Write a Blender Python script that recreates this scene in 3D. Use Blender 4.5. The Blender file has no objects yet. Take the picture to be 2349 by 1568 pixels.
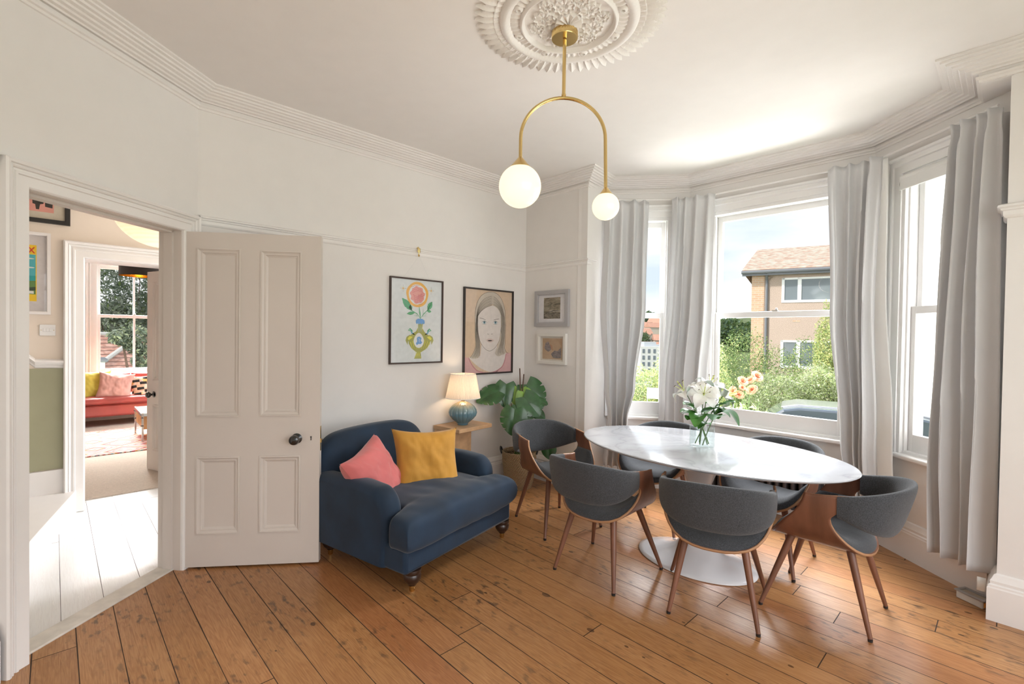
import bpy, bmesh, math, random
from math import sin, cos, pi, radians, sqrt, atan2, hypot
from mathutils import Vector, Matrix, noise
random.seed(7)
SC = bpy.context.scene
COL = SC.collection

# ------------------------------------------------------------------ camera
cam_d = bpy.data.cameras.new('camera'); cam = bpy.data.objects.new('camera', cam_d); COL.objects.link(cam)
cam_d.sensor_width = 36; cam_d.lens = 36 * 1098.1 / 2349; cam_d.clip_start = .05; cam_d.clip_end = 3000
cam.matrix_world = Matrix.Translation((0, 0, 1.41)) @ (Matrix.Rotation(radians(46.25), 4, 'Z') @ Matrix.Rotation(radians(90 - .857), 4, 'X') @ Matrix.Rotation(radians(.83), 4, 'Z'))
SC.camera = cam
SC.cycles.transparent_max_bounces = 24
SC.view_settings.view_transform = 'Standard'; SC.view_settings.look = 'None'
SC.view_settings.gamma = 1; SC.view_settings.use_curve_mapping = False
SC.view_settings.exposure = 0.62

# ------------------------------------------------------------------ sky
W = bpy.data.worlds.new('sky'); SC.world = W; W.use_nodes = True
nt = W.node_tree; nt.nodes.clear()
_o = nt.nodes.new('ShaderNodeOutputWorld'); _b = nt.nodes.new('ShaderNodeBackground')
_tc = nt.nodes.new('ShaderNodeTexCoord'); _mp = nt.nodes.new('ShaderNodeMapping'); _mp.inputs['Scale'].default_value = (1.2, 1.2, 4.5)
_n = nt.nodes.new('ShaderNodeTexNoise'); _n.inputs['Scale'].default_value = 2.2; _n.inputs['Detail'].default_value = 7
_r = nt.nodes.new('ShaderNodeValToRGB')
_r.color_ramp.elements[0].position = .40; _r.color_ramp.elements[0].color = (.55, .63, .73, 1)
_r.color_ramp.elements[1].position = .60; _r.color_ramp.elements[1].color = (.80, .81, .83, 1)
nt.links.new(_tc.outputs['Generated'], _mp.inputs['Vector']); nt.links.new(_mp.outputs[0], _n.inputs['Vector'])
nt.links.new(_n.outputs['Fac'], _r.inputs[0]); nt.links.new(_r.outputs[0], _b.inputs['Color'])
_b.inputs['Strength'].default_value = .98
nt.links.new(_b.outputs[0], _o.inputs[0])

# ------------------------------------------------------------------ sun, daylight and fill
def lamp(name, kind, loc, energy, color=(1, 1, 1), rot=None, size=None, size_y=None, radius=None, target=None):
    d = bpy.data.lights.new(name, kind); d.energy = energy; d.color = color
    if kind == 'AREA':
        d.shape = 'RECTANGLE'; d.size = size; d.size_y = size_y
    elif radius is not None: d.shadow_soft_size = radius
    o = bpy.data.objects.new(name, d); COL.objects.link(o); o.location = loc
    if target is not None:
        o.rotation_euler = (Vector(target) - Vector(loc)).to_track_quat('-Z', 'Y').to_euler()
    elif rot: o.rotation_euler = rot
    return o
sun = lamp('sun', 'SUN', (0, 0, 30), 2.6, (1, .95, .88), target=None)
sun.rotation_euler = Vector((.30, .78, -.62)).to_track_quat('-Z', 'Y').to_euler(); sun.data.angle = radians(4)
# open sky above the street, falling in through the bay
lamp('daylight_bay', 'AREA', (-1.4, 9.4, 7.2), 5300, (.97, .98, 1), size=11, size_y=5.2, target=(-1.4, 2.6, .9))
# unseen fill lamp added below the bay to brighten its ceiling
lamp('bay_ceiling_fill', 'AREA', (-1.4, 6.9, -1.0), 780, (1, .98, .97), size=9, size_y=2.2, target=(-1.4, 4.2, 3.0))
# added fill at invented side-wall and hall-end openings, then daylight at the far window
lamp('side_wall_fill', 'AREA', (2.2, 1.0, 1.6), 62, (1, .98, .97), size=3.6, size_y=2.6, target=(-2.2, 1.6, 1.1))
lamp('hall_end_fill', 'AREA', (-4.27, 3.9, 1.5), 36, (.98, .98, 1), size=1.2, size_y=2.2, target=(-4.3, .3, .4))
lamp('daylight_far_window', 'AREA', (-12.2, 1.1, 4.2), 3400, (1, .98, .96), size=3.5, size_y=2.0, target=(-7.5, .9, .3))

# ------------------------------------------------------------------ materials
MATS = {}
def mat(name, color, rough=.6, metal=0, bump=0, bscale=60, var=0, vscale=8, emit=None, estr=1, trans=0, ior=1.45, sheen=0, coat=0, alpha=1, spec=None, sss=0, stretch=None):
    if name in MATS: return MATS[name]
    m = bpy.data.materials.new(name); m.use_nodes = True; MATS[name] = m
    t = m.node_tree; b = t.nodes['Principled BSDF']
    b.inputs['Base Color'].default_value = (*color, 1); b.inputs['Roughness'].default_value = rough
    b.inputs['Metallic'].default_value = metal
    if spec is not None: b.inputs['Specular IOR Level'].default_value = spec
    if trans: b.inputs['Transmission Weight'].default_value = trans; b.inputs['IOR'].default_value = ior
    if sheen: b.inputs['Sheen Weight'].default_value = sheen; b.inputs['Sheen Roughness'].default_value = .4
    if coat: b.inputs['Coat Weight'].default_value = coat; b.inputs['Coat Roughness'].default_value = .08
    if emit: b.inputs['Emission Color'].default_value = (*emit, 1); b.inputs['Emission Strength'].default_value = estr
    if alpha < 1: b.inputs['Alpha'].default_value = alpha
    if sss: b.inputs['Subsurface Weight'].default_value = sss; b.inputs['Subsurface Radius'].default_value = (.02, .01, .01)
    tc = t.nodes.new('ShaderNodeTexCoord'); vec = tc.outputs['Object']
    if stretch:
        mp = t.nodes.new('ShaderNodeMapping'); mp.inputs['Scale'].default_value = stretch
        t.links.new(vec, mp.inputs[0]); vec = mp.outputs[0]
    n = t.nodes.new('ShaderNodeTexNoise'); n.inputs['Scale'].default_value = vscale; n.inputs['Detail'].default_value = 5
    t.links.new(vec, n.inputs['Vector'])
    r = t.nodes.new('ShaderNodeValToRGB')
    v = max(var, .012)
    r.color_ramp.elements[0].position = .3; r.color_ramp.elements[1].position = .7
    r.color_ramp.elements[0].color = (*[max(0, c * (1 - v)) for c in color], 1)
    r.color_ramp.elements[1].color = (*[min(1, c * (1 + v)) for c in color], 1)
    t.links.new(n.outputs['Fac'], r.inputs[0]); t.links.new(r.outputs[0], b.inputs['Base Color'])
    if bump:
        n2 = t.nodes.new('ShaderNodeTexNoise'); n2.inputs['Scale'].default_value = bscale; n2.inputs['Detail'].default_value = 4
        t.links.new(vec, n2.inputs['Vector'])
        bp = t.nodes.new('ShaderNodeBump'); bp.inputs['Strength'].default_value = bump; bp.inputs['Distance'].default_value = .01
        t.links.new(n2.outputs['Fac'], bp.inputs['Height']); t.links.new(bp.outputs[0], b.inputs['Normal'])
    return m

def N(t, kind, **kw):
    n = t.nodes.new(kind)
    for k, v in kw.items():
        if k.startswith('i_'):
            n.inputs[k[2:].replace('_', ' ')].default_value = v
        else: setattr(n, k, v)
    return n
def MA(t, op, a, b=None, c=None):
    n = t.nodes.new('ShaderNodeMath'); n.operation = op
    for i, x in enumerate((a, b, c)):
        if x is None: continue
        if isinstance(x, (int, float)): n.inputs[i].default_value = x
        else: t.links.new(x, n.inputs[i])
    return n.outputs[0]
def MIX(t, fac, a, b, blend='MIX'):
    n = t.nodes.new('ShaderNodeMix'); n.data_type = 'RGBA'; n.blend_type = blend
    for i, x in ((0, fac), (6, a), (7, b)):
        if isinstance(x, (int, float)): n.inputs[i].default_value = x
        elif isinstance(x, tuple): n.inputs[i].default_value = (*x, 1)
        else: t.links.new(x, n.inputs[i])
    return n.outputs[2]
def RAMP(t, src, stops):
    n = t.nodes.new('ShaderNodeValToRGB'); e = n.color_ramp.elements
    e[0].position = stops[0][0]; e[0].color = (*stops[0][1], 1); e[1].position = stops[-1][0]; e[1].color = (*stops[-1][1], 1)
    for p, c in stops[1:-1]:
        x = e.new(p); x.color = (*c, 1)
    t.links.new(src, n.inputs[0]); return n.outputs[0]

def boards(name, width, phase, tones, gap_col, rough, painted=False, length=3.6, angle=0.0):
    """floor boards running along world x"""
    m = bpy.data.materials.new(name); m.use_nodes = True; t = m.node_tree; b = t.nodes['Principled BSDF']; MATS[name] = m
    tc = N(t, 'ShaderNodeTexCoord'); mp = N(t, 'ShaderNodeMapping'); mp.inputs['Rotation'].default_value = (0, 0, angle)
    t.links.new(tc.outputs['Object'], mp.inputs[0])
    sx = N(t, 'ShaderNodeSeparateXYZ'); t.links.new(mp.outputs[0], sx.inputs[0]); X, Y = sx.outputs[0], sx.outputs[1]
    v = MA(t, 'DIVIDE', MA(t, 'SUBTRACT', Y, phase), width)
    wob = N(t, 'ShaderNodeTexNoise', i_Scale=1.3); t.links.new(mp.outputs[0], wob.inputs['Vector'])
    row = MA(t, 'FLOOR', v); fy = MA(t, 'FRACT', v)
    wn = N(t, 'ShaderNodeTexWhiteNoise', noise_dimensions='1D'); t.links.new(row, wn.inputs['W'])
    u = MA(t, 'DIVIDE', MA(t, 'ADD', X, MA(t, 'MULTIPLY', wn.outputs['Value'], 9.7)), length)
    colm = MA(t, 'FLOOR', u); fx = MA(t, 'FRACT', u)
    idn = N(t, 'ShaderNodeTexWhiteNoise', noise_dimensions='2D')
    cb = N(t, 'ShaderNodeCombineXYZ'); t.links.new(row, cb.inputs[0]); t.links.new(colm, cb.inputs[1]); t.links.new(cb.outputs[0], idn.inputs['Vector'])
    ID = idn.outputs['Value']
    # distance to a long edge, gap width wobbling a little
    ed = MA(t, 'MINIMUM', fy, MA(t, 'SUBTRACT', 1, fy))
    gw = MA(t, 'MULTIPLY', wob.outputs['Fac'], .027 if not painted else .016)
    gap = MA(t, 'LESS_THAN', ed, gw)
    ex = MA(t, 'MINIMUM', fx, MA(t, 'SUBTRACT', 1, fx))
    gap = MA(t, 'MAXIMUM', gap, MA(t, 'LESS_THAN', ex, .0006))
    # grain: noise stretched along the board, offset per board
    gx = N(t, 'ShaderNodeCombineXYZ')
    t.links.new(MA(t, 'ADD', MA(t, 'MULTIPLY', X, 1.1), MA(t, 'MULTIPLY', ID, 57.)), gx.inputs[0])
    t.links.new(MA(t, 'MULTIPLY', Y, 11.), gx.inputs[1]); t.links.new(MA(t, 'MULTIPLY', ID, 31.), gx.inputs[2])
    g = N(t, 'ShaderNodeTexNoise', i_Scale=2.3, i_Detail=3., i_Distortion=.5); t.links.new(gx.outputs[0], g.inputs['Vector'])
    rings = MA(t, 'FRACT', MA(t, 'MULTIPLY', g.outputs['Fac'], 9.))
    rings = MA(t, 'ABSOLUTE', MA(t, 'SUBTRACT', rings, .5))
    gf = N(t, 'ShaderNodeTexNoise', i_Scale=9., i_Detail=6.)
    gx2 = N(t, 'ShaderNodeVectorMath', operation='MULTIPLY'); gx2.inputs[1].default_value = (1, 2.2, 1); t.links.new(gx.outputs[0], gx2.inputs[0]); t.links.new(gx2.outputs[0], gf.inputs['Vector'])
    base = RAMP(t, ID, tones)
    if not painted:
        base = MIX(t, MA(t, 'MULTIPLY', rings, .9), base, MIX(t, 1, base, (.60, .42, .28), 'MULTIPLY'))
        base = MIX(t, MA(t, 'MULTIPLY', MA(t, 'SUBTRACT', gf.outputs['Fac'], .40), 1.6), base, MIX(t, 1, base, (.58, .45, .35), 'MULTIPLY'))
        # knots
        vo = N(t, 'ShaderNodeTexVoronoi', i_Scale=3.1); vm = N(t, 'ShaderNodeVectorMath', operation='MULTIPLY'); vm.inputs[1].default_value = (.8, 1.3, 1)
        t.links.new(mp.outputs[0], vm.inputs[0]); t.links.new(vm.outputs[0], vo.inputs['Vector'])
        vs = N(t, 'ShaderNodeSeparateXYZ'); t.links.new(vo.outputs['Color'], vs.inputs[0])
        kr = MA(t, 'MULTIPLY', MA(t, 'POWER', vs.outputs[0], 1.6), .115)
        k = MA(t, 'SMOOTHSTEP' if False else 'LESS_THAN', vo.outputs['Distance'], kr)
        base = MIX(t, MA(t, 'MULTIPLY', k, .75), base, (.075, .028, .012))
        v2 = N(t, 'ShaderNodeTexVoronoi', i_Scale=8.5); t.links.new(vm.outputs[0], v2.inputs['Vector']); v2s = N(t, 'ShaderNodeSeparateXYZ'); t.links.new(v2.outputs['Color'], v2s.inputs[0])
        base = MIX(t, MA(t, 'MULTIPLY', MA(t, 'LESS_THAN', v2.outputs['Distance'], MA(t, 'MULTIPLY', MA(t, 'POWER', v2s.outputs[1], 2.), .13)), .8), base, (.06, .025, .012))
        # old black stains in patches along the boards
        st = N(t, 'ShaderNodeTexNoise', i_Scale=2.1, i_Detail=2.); t.links.new(mp.outputs[0], st.inputs['Vector'])
        s2 = N(t, 'ShaderNodeTexNoise', i_Scale=26., i_Detail=5.); sv = N(t, 'ShaderNodeVectorMath', operation='MULTIPLY'); sv.inputs[1].default_value = (.55, 1.2, 1)
        t.links.new(mp.outputs[0], sv.inputs[0]); t.links.new(sv.outputs[0], s2.inputs['Vector'])
        a = MA(t, 'MULTIPLY', MA(t, 'SUBTRACT', st.outputs['Fac'], .44), 6.); a = MA(t, 'MINIMUM', MA(t, 'MAXIMUM', a, 0), 1)
        c = MA(t, 'MULTIPLY', MA(t, 'SUBTRACT', s2.outputs['Fac'], .54), 8.); c = MA(t, 'MINIMUM', MA(t, 'MAXIMUM', c, 0), 1)
        base = MIX(t, MA(t, 'MULTIPLY', MA(t, 'MULTIPLY', a, c), .75), base, (.05, .03, .02))
    else:
        base = MIX(t, MA(t, 'MULTIPLY', MA(t, 'SUBTRACT', gf.outputs['Fac'], .45), .9), base, (.60, .57, .54))
    base = MIX(t, gap, base, gap_col)
    t.links.new(base, b.inputs['Base Color'])
    rr = MA(t, 'ADD', MA(t, 'MULTIPLY', gf.outputs['Fac'], .22), rough)
    t.links.new(MA(t, 'MAXIMUM', rr, MA(t, 'MULTIPLY', gap, .8)), b.inputs['Roughness'])
    bp = N(t, 'ShaderNodeBump', i_Strength=.45, i_Distance=.004)
    hgt = MA(t, 'SUBTRACT', MA(t, 'ADD', MA(t, 'MULTIPLY', gf.outputs['Fac'], .22), MA(t, 'MULTIPLY', wob.outputs['Fac'], .6)), MA(t, 'MULTIPLY', gap, 1.))
    t.links.new(hgt, bp.inputs['Height']); t.links.new(bp.outputs[0], b.inputs['Normal'])
    return m

WOODF = boards('pine_boards', .1435, .505, [(0, (.42, .200, .072)), (.3, (.50, .258, .104)), (.55, (.43, .212, .080)), (.8, (.54, .290, .124)), (1, (.42, .175, .068))], (.035, .016, .008), .22)
HALLF = boards('white_boards', .165, .19, [(0, (.86, .86, .86)), (1, (.80, .80, .80))], (.10, .09, .09), .12, painted=True)
M = dict(
    wall=mat('wall_paint', (.80, .772, .748), .7, bump=.05, bscale=25),
    ceil=mat('ceiling_paint', (.84, .805, .785), .8, bump=.04, bscale=15),
    trim=mat('gloss_trim', (.84, .815, .795), .35),
    plaster=mat('plaster', (.83, .795, .77), .65, bump=.15, bscale=80),
    door=mat('door_paint', (.66, .60, .55), .38, var=.02, vscale=3),
    upvc=mat('window_paint', (.84, .83, .82), .3),
    green=mat('dado_green', (.37, .365, .24), .5, var=.03),
    hallwall=mat('hall_paint', (.84, .74, .64), .7),
    farwall=mat('far_room_paint', (.88, .84, .82), .7),
    carpet=mat('carpet', (.62, .53, .44), .95, bump=.5, bscale=220, var=.08, vscale=60),
    brass=mat('brass', (.74, .55, .24), .22, 1, var=.05),
    chrome=mat('steel', (.62, .62, .62), .2, 1),
    black=mat('black_gloss', (.012, .012, .011), .12, coat=.6),
    blackm=mat('black_matt', (.02, .018, .017), .5),
    iron=mat('radiator_iron', (.06, .055, .06), .45, .3),
    walnut=mat('walnut', (.185, .078, .045), .40, var=.28, vscale=14, bump=.05, bscale=60, stretch=(1, 1, .12)),
    walnutedge=mat('ply_edge', (.42, .22, .11), .45, var=.1),
    grey=mat('grey_tweed', (.058, .062, .070), .92, bump=.45, bscale=650, var=.50, vscale=260, sheen=.25),
    velvet=mat('navy_velvet', (.005, .021, .048), .8, bump=.05, bscale=22, var=.30, vscale=5, sheen=.22),
    pink=mat('pink_velvet', (.62, .16, .155), .8, var=.10, vscale=6, sheen=.4, bump=.06, bscale=40),
    mustard=mat('mustard_velvet', (.52, .255, .035), .8, var=.14, vscale=6, sheen=.35, bump=.06, bscale=40),
    curtain=mat('silver_curtain', (.66, .66, .67), .40, var=.03, vscale=3, sheen=.4, bump=.04, bscale=300),
    lining=mat('curtain_lining', (.78, .78, .76), .8),
    darkwood=mat('dark_turned_wood', (.035, .016, .010), .3, coat=.3),
    oak=mat('light_oak', (.60, .37, .20), .45, var=.14, vscale=16, stretch=(1, .15, 1), bump=.05, bscale=60),
    lacquer=mat('white_lacquer', (.80, .80, .82), .12, coat=.5),
    soil=mat('soil', (.05, .035, .02), .95, bump=1, bscale=60, var=.4, vscale=40),
    leafd=mat('monstera_leaf', (.035, .115, .035), .3, var=.3, vscale=12, coat=.3),
    leafl=mat('young_leaf', (.20, .36, .06), .35, var=.25, vscale=14),
    stem=mat('green_stem', (.10, .17, .05), .5),
    stake=mat('bamboo_stake', (.12, .07, .05), .7),
    lilyleaf=mat('lily_leaf', (.07, .22, .04), .35, var=.25, vscale=20),
    lily=mat('lily_white', (.86, .87, .84), .5, sss=.1),
    lilyc=mat('lily_throat', (.55, .62, .12), .5),
    anther=mat('anther', (.10, .03, .02), .7),
    glass=None)
def glassmat(name, color=(1, 1, 1), ior=1.35):
    m = bpy.data.materials.new(name); m.use_nodes = True; t = m.node_tree; t.nodes.clear(); MATS[name] = m
    o = t.nodes.new('ShaderNodeOutputMaterial'); mx = t.nodes.new('ShaderNodeMixShader')
    tr = t.nodes.new('ShaderNodeBsdfTransparent'); tr.inputs[0].default_value = (*color, 1)
    gl = t.nodes.new('ShaderNodeBsdfGlossy'); gl.inputs['Roughness'].default_value = .02
    lw = t.nodes.new('ShaderNodeLayerWeight'); lw.inputs['Blend'].default_value = .5
    f0 = ((ior - 1) / (ior + 1)) ** 2 * 2
    t.links.new(MA(t, 'ADD', MA(t, 'MULTIPLY', MA(t, 'POWER', lw.outputs['Facing'], 4.), .45), f0), mx.inputs[0]); t.links.new(tr.outputs[0], mx.inputs[1]); t.links.new(gl.outputs[0], mx.inputs[2])
    t.links.new(mx.outputs[0], o.inputs[0]); return m
M['glass'] = glassmat('window_glass', (.96, .97, .97), ior=1.15)
M['pglass'] = glassmat('picture_glass', (1, 1, 1))
M['vase'] = glassmat('vase_glass', (.97, .985, .985), ior=1.22)
def marble():
    m = bpy.data.materials.new('marble'); m.use_nodes = True; t = m.node_tree; b = t.nodes['Principled BSDF']
    tc = N(t, 'ShaderNodeTexCoord'); n = N(t, 'ShaderNodeTexNoise', i_Scale=2.2, i_Detail=8., i_Distortion=1.6); t.links.new(tc.outputs['Object'], n.inputs['Vector'])
    a = MA(t, 'ABSOLUTE', MA(t, 'SUBTRACT', n.outputs['Fac'], .5))
    c = RAMP(t, a, [(0, (.43, .44, .475)), (.03, (.49, .505, .54)), (.12, (.53, .545, .585))])
    t.links.new(c, b.inputs['Base Color']); b.inputs['Roughness'].default_value = .13; b.inputs['Coat Weight'].default_value = .3
    return m
M['marble'] = marble()
def basketmat():
    m = bpy.data.materials.new('woven_basket'); m.use_nodes = True; t = m.node_tree; b = t.nodes['Principled BSDF']
    tc = N(t, 'ShaderNodeTexCoord'); s = N(t, 'ShaderNodeSeparateXYZ'); t.links.new(tc.outputs['UV'], s.inputs[0])
    u = MA(t, 'MULTIPLY', s.outputs[0], 64.); v = MA(t, 'MULTIPLY', s.outputs[1], 30.)
    row = MA(t, 'FLOOR', v); uu = MA(t, 'ADD', u, MA(t, 'MULTIPLY', row, .38))
    w1 = MA(t, 'SINE', MA(t, 'MULTIPLY', MA(t, 'FRACT', uu), pi)); w2 = MA(t, 'SINE', MA(t, 'MULTIPLY', MA(t, 'FRACT', v), pi))
    h = MA(t, 'MULTIPLY', w1, w2)
    c = RAMP(t, h, [(0, (.07, .03, .012)), (.20, (.22, .10, .04)), (.32, (.66, .48, .28)), (1, (.80, .62, .40))])
    t.links.new(c, b.inputs['Base Color']); b.inputs['Roughness'].default_value = .75
    bp = N(t, 'ShaderNodeBump', i_Strength=1., i_Distance=.008); t.links.new(h, bp.inputs['Height']); t.links.new(bp.outputs[0], b.inputs['Normal'])
    return m
M['basket'] = basketmat()
def glow(name, col, strength, base=(.9, .85, .75)):
    m = bpy.data.materials.new(name); m.use_nodes = True; t = m.node_tree; b = t.nodes['Principled BSDF']
    lw = N(t, 'ShaderNodeLayerWeight', i_Blend=.35)
    c = MIX(t, lw.outputs['Facing'], col, tuple(x * y for x, y in zip(col, (1, .93, .80))))
    t.links.new(c, b.inputs['Emission Color']); b.inputs['Emission Strength'].default_value = strength
    b.inputs['Base Color'].default_value = (*base, 1); b.inputs['Roughness'].default_value = .2
    return m

# ------------------------------------------------------------------ mesh helpers
class MB:
    def __init__(s): s.v = []; s.f = []; s.m = []; s.uv = None
    def add(s, vs, fs, mi=0):
        o = len(s.v); s.v += [tuple(v) for v in vs]; s.f += [tuple(i + o for i in f) for f in fs]; s.m += [mi] * len(fs); return s
    def box(s, x0, x1, y0, y1, z0, z1, mi=0, T=None):
        vs = [(x, y, z) for z in (z0, z1) for y in (y0, y1) for x in (x0, x1)]
        if T: vs = [T @ Vector(v) for v in vs]
        return s.add(vs, [(0, 2, 3, 1), (4, 5, 7, 6), (0, 1, 5, 4), (1, 3, 7, 5), (3, 2, 6, 7), (2, 0, 4, 6)], mi)
    def grid(s, fn, nu, nv, mi=0, cu=False, cv=False):
        vs = [fn(i / (nu if cu else nu - 1), j / (nv if cv else nv - 1)) for j in range(nv) for i in range(nu)]
        fs = []
        for j in range(nv if cv else nv - 1):
            for i in range(nu if cu else nu - 1):
                i2 = (i + 1) % nu; j2 = (j + 1) % nv
                fs.append((j * nu + i, j * nu + i2, j2 * nu + i2, j2 * nu + i))
        return s.add(vs, fs, mi)
    def lathe(s, prof, n=32, c=(0, 0, 0), mi=0, rib=None):
        def fn(u, v):
            k = v * (len(prof) - 1); i = min(int(round(k)), len(prof) - 1); r, z = prof[i]
            a = u * 2 * pi; rr = r * (rib(a, z) if rib else 1)
            return (c[0] + rr * cos(a), c[1] + rr * sin(a), c[2] + z)
        return s.grid(fn, n, len(prof), mi, cu=True)
    def tube(s, pts, r, n=10, mi=0, cap=True):
        pts = [Vector(p) for p in pts]; rs = r if isinstance(r, (list, tuple)) else [r] * len(pts)
        o = len(s.v); up = Vector((0, 0, 1)); pu = None
        for k, p in enumerate(pts):
            d = (pts[min(k + 1, len(pts) - 1)] - pts[max(k - 1, 0)]).normalized()
            if pu is None:
                a = up if abs(d.z) < .9 else Vector((1, 0, 0)); u = d.cross(a).normalized()
            else: u = (pu - d * pu.dot(d)).normalized()
            pu = u; w = d.cross(u)
            for i in range(n):
                a = 2 * pi * i / n; s.v.append(tuple(p + (u * cos(a) + w * sin(a)) * rs[k]))
        for k in range(len(pts) - 1):
            for i in range(n):
                s.f.append((o + k * n + i, o + k * n + (i + 1) % n, o + (k + 1) * n + (i + 1) % n, o + (k + 1) * n + i)); s.m.append(mi)
        if cap:
            s.f.append(tuple(o + i for i in reversed(range(n)))); s.m.append(mi)
            s.f.append(tuple(o + (len(pts) - 1) * n + i for i in range(n))); s.m.append(mi)
        return s
    def ball(s, c, r, n=24, mi=0, sc=(1, 1, 1)):
        k = n // 2; prof = [(max(r * sin(pi * i / k), 1e-5), -r * cos(pi * i / k)) for i in range(k + 1)]
        def fn(u, v):
            i = int(round(v * k)); rr, z = prof[i]; a = u * 2 * pi
            return (c[0] + rr * cos(a) * sc[0], c[1] + rr * sin(a) * sc[1], c[2] + z * sc[2])
        return s.grid(fn, n, k + 1, mi, cu=True)
    def prism(s, poly, z0, z1, mi=0, T=None):
        n = len(poly); vs = [(x, y, z0) for x, y in poly] + [(x, y, z1) for x, y in poly]
        if T: vs = [T @ Vector(v) for v in vs]
        return s.add(vs, [tuple(reversed(range(n))), tuple(range(n, 2 * n))] + [(i, (i + 1) % n, n + (i + 1) % n, n + i) for i in range(n)], mi)
    def build(s, name, mats, parent=None, angle=40, bevel=0, flat=False, recalc=True):
        me = bpy.data.meshes.new(name); me.from_pydata(s.v, [], s.f)
        if not isinstance(mats, (list, tuple)): mats = [mats]
        for m in mats: me.materials.append(m)
        me.polygons.foreach_set('material_index', s.m)
        if recalc:
            b = bmesh.new(); b.from_mesh(me); bmesh.ops.recalc_face_normals(b, faces=b.faces); b.to_mesh(me); b.free()
        if not flat:
            me.polygons.foreach_set('use_smooth', [True] * len(me.polygons)); me.update()
            me.set_sharp_from_angle(angle=radians(angle))
        me.update()
        o = bpy.data.objects.new(name, me); COL.objects.link(o)
        if parent: o.parent = parent
        if bevel:
            md = o.modifiers.new('bevel', 'BEVEL'); md.width = bevel; md.segments = 2; md.limit_method = 'ANGLE'; md.angle_limit = radians(40)
        return o

def tag(o, label=None, cat=None, group=None, kind=None):
    if label: o['label'] = label
    if cat: o['category'] = cat
    if group: o['group'] = group
    if kind: o['kind'] = kind
    return o
def thing(name, label, cat, loc=(0, 0, 0), rz=0, group=None):
    o = bpy.data.objects.new(name, None); COL.objects.link(o); o.empty_display_size = .05
    o.location = loc; o.rotation_euler = (0, 0, rz); return tag(o, label, cat, group)
def struct(mb, name, m, label=None, cat='room', parent=None, **kw):
    o = mb.build(name, m, parent, **kw)
    if not parent: tag(o, label or name.replace('_', ' '), cat, kind='structure')
    return o
def dup(root, loc, rz, label, group=None):
    r = root.copy(); COL.objects.link(r); r.location = loc; r.rotation_euler = (0, 0, rz); r['label'] = label
    if group: r['group'] = group
    for ch in list(root.children):
        c = ch.copy(); COL.objects.link(c); c.parent = r
        for g in list(ch.children):
            d = g.copy(); COL.objects.link(d); d.parent = c
    return r
def frameT(p0, p1):
    """u along p0->p1, v to the right hand side (into the room for our clockwise walls), w up"""
    a = Vector((p0[0], p0[1], 0)); d = (Vector((p1[0], p1[1], 0)) - a).normalized(); r = Vector((d.y, -d.x, 0))
    return Matrix(((d.x, r.x, 0, a.x), (d.y, r.y, 0, a.y), (0, 0, 1, 0), (0, 0, 0, 1)))
def sweep(mb, path, prof, mi=0, closed=False):
    """prof: (distance into the room, z); path clockwise seen from above, room on the right"""
    n = len(path); P = [Vector(p) for p in path]; offs = []
    for i in range(n):
        ds = []
        if i > 0 or closed: ds.append((P[i] - P[i - 1]).normalized())
        if i < n - 1 or closed: ds.append((P[(i + 1) % n] - P[i]).normalized())
        ns = [Vector((d.y, -d.x)) for d in ds]
        if len(ns) == 2:
            m = (ns[0] + ns[1]).normalized(); k = 1 / max(m.dot(ns[0]), .25); offs.append(m * k)
        else: offs.append(ns[0])
    vs = [(P[i].x + offs[i].x * d, P[i].y + offs[i].y * d, z) for i in range(n) for d, z in prof]
    m = len(prof); fs = []
    for i in range(n if closed else n - 1):
        j = (i + 1) % n
        for k in range(m - 1): fs.append((i * m + k, i * m + k + 1, j * m + k + 1, j * m + k))
    mb.add(vs, fs, mi); return mb

def sweep2(mb, T, path, prof, closed=False, mi=0):
    """mitred moulding on a wall plane: path in (u,z), profile (outward to the left, proud)"""
    n = len(path); P = [Vector(p) for p in path]; offs = []
    for i in range(n):
        ds = []
        if i > 0 or closed: ds.append((P[i] - P[i - 1]).normalized())
        if i < n - 1 or closed: ds.append((P[(i + 1) % n] - P[i]).normalized())
        ns = [Vector((-d.y, d.x)) for d in ds]
        if len(ns) == 2: m = (ns[0] + ns[1]).normalized(); offs.append(m / m.dot(ns[0]))
        else: offs.append(ns[0])
    vs = [T @ Vector((P[i].x + offs[i].x * w, v, P[i].y + offs[i].y * w)) for i in range(n) for w, v in prof]
    m = len(prof)
    fs = [(i * m + k, i * m + k + 1, ((i + 1) % n) * m + k + 1, ((i + 1) % n) * m + k) for i in range(n if closed else n - 1) for k in range(m - 1)]
    mb.add(vs, fs, mi); return mb
def wall(name, p0, p1, z0, z1, th, opens=(), m=None, label=None):
    T = frameT(p0, p1); L = (Vector(p1) - Vector(p0)).length; mb = MB(); us = [0]
    for a in sorted(opens):
        mb.box(us[-1], a[0], -th, 0, z0, z1, 0, T)
        if a[2] > z0: mb.box(a[0], a[1], -th, 0, z0, a[2], 0, T)
        if a[3] < z1: mb.box(a[0], a[1], -th, 0, a[3], z1, 0, T)
        us.append(a[1])
    mb.box(us[-1], L, -th, 0, z0, z1, 0, T)
    struct(mb, name, m or M['wall'], label, flat=True); return T
H = 2.86
D0 = (-1.61, -1.6); D1 = (-3.43, .63); P1 = (-3.43, 3.46); F1 = (-2.655, 3.46); L0 = (-2.70, 3.76); L1 = (-2.08, 4.24); R0 = (-.70, 4.24); R1 = (-.03, 3.664); F2 = (-.03, 3.46); F3 = (1.1, 3.46); B0 = (1.1, -1.6)
DU0, DU1, DZ = 1.937, 2.7715, 2.005
TD = wall('wall_door', D0, D1, 0, H, .14, [(DU0, DU1, 0, DZ)], label='cream wall with the doorway')
TP = wall('wall_left', (-3.43, .53), (-3.43, 3.60), 0, H, .14, label='cream wall with the two large pictures')
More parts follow.
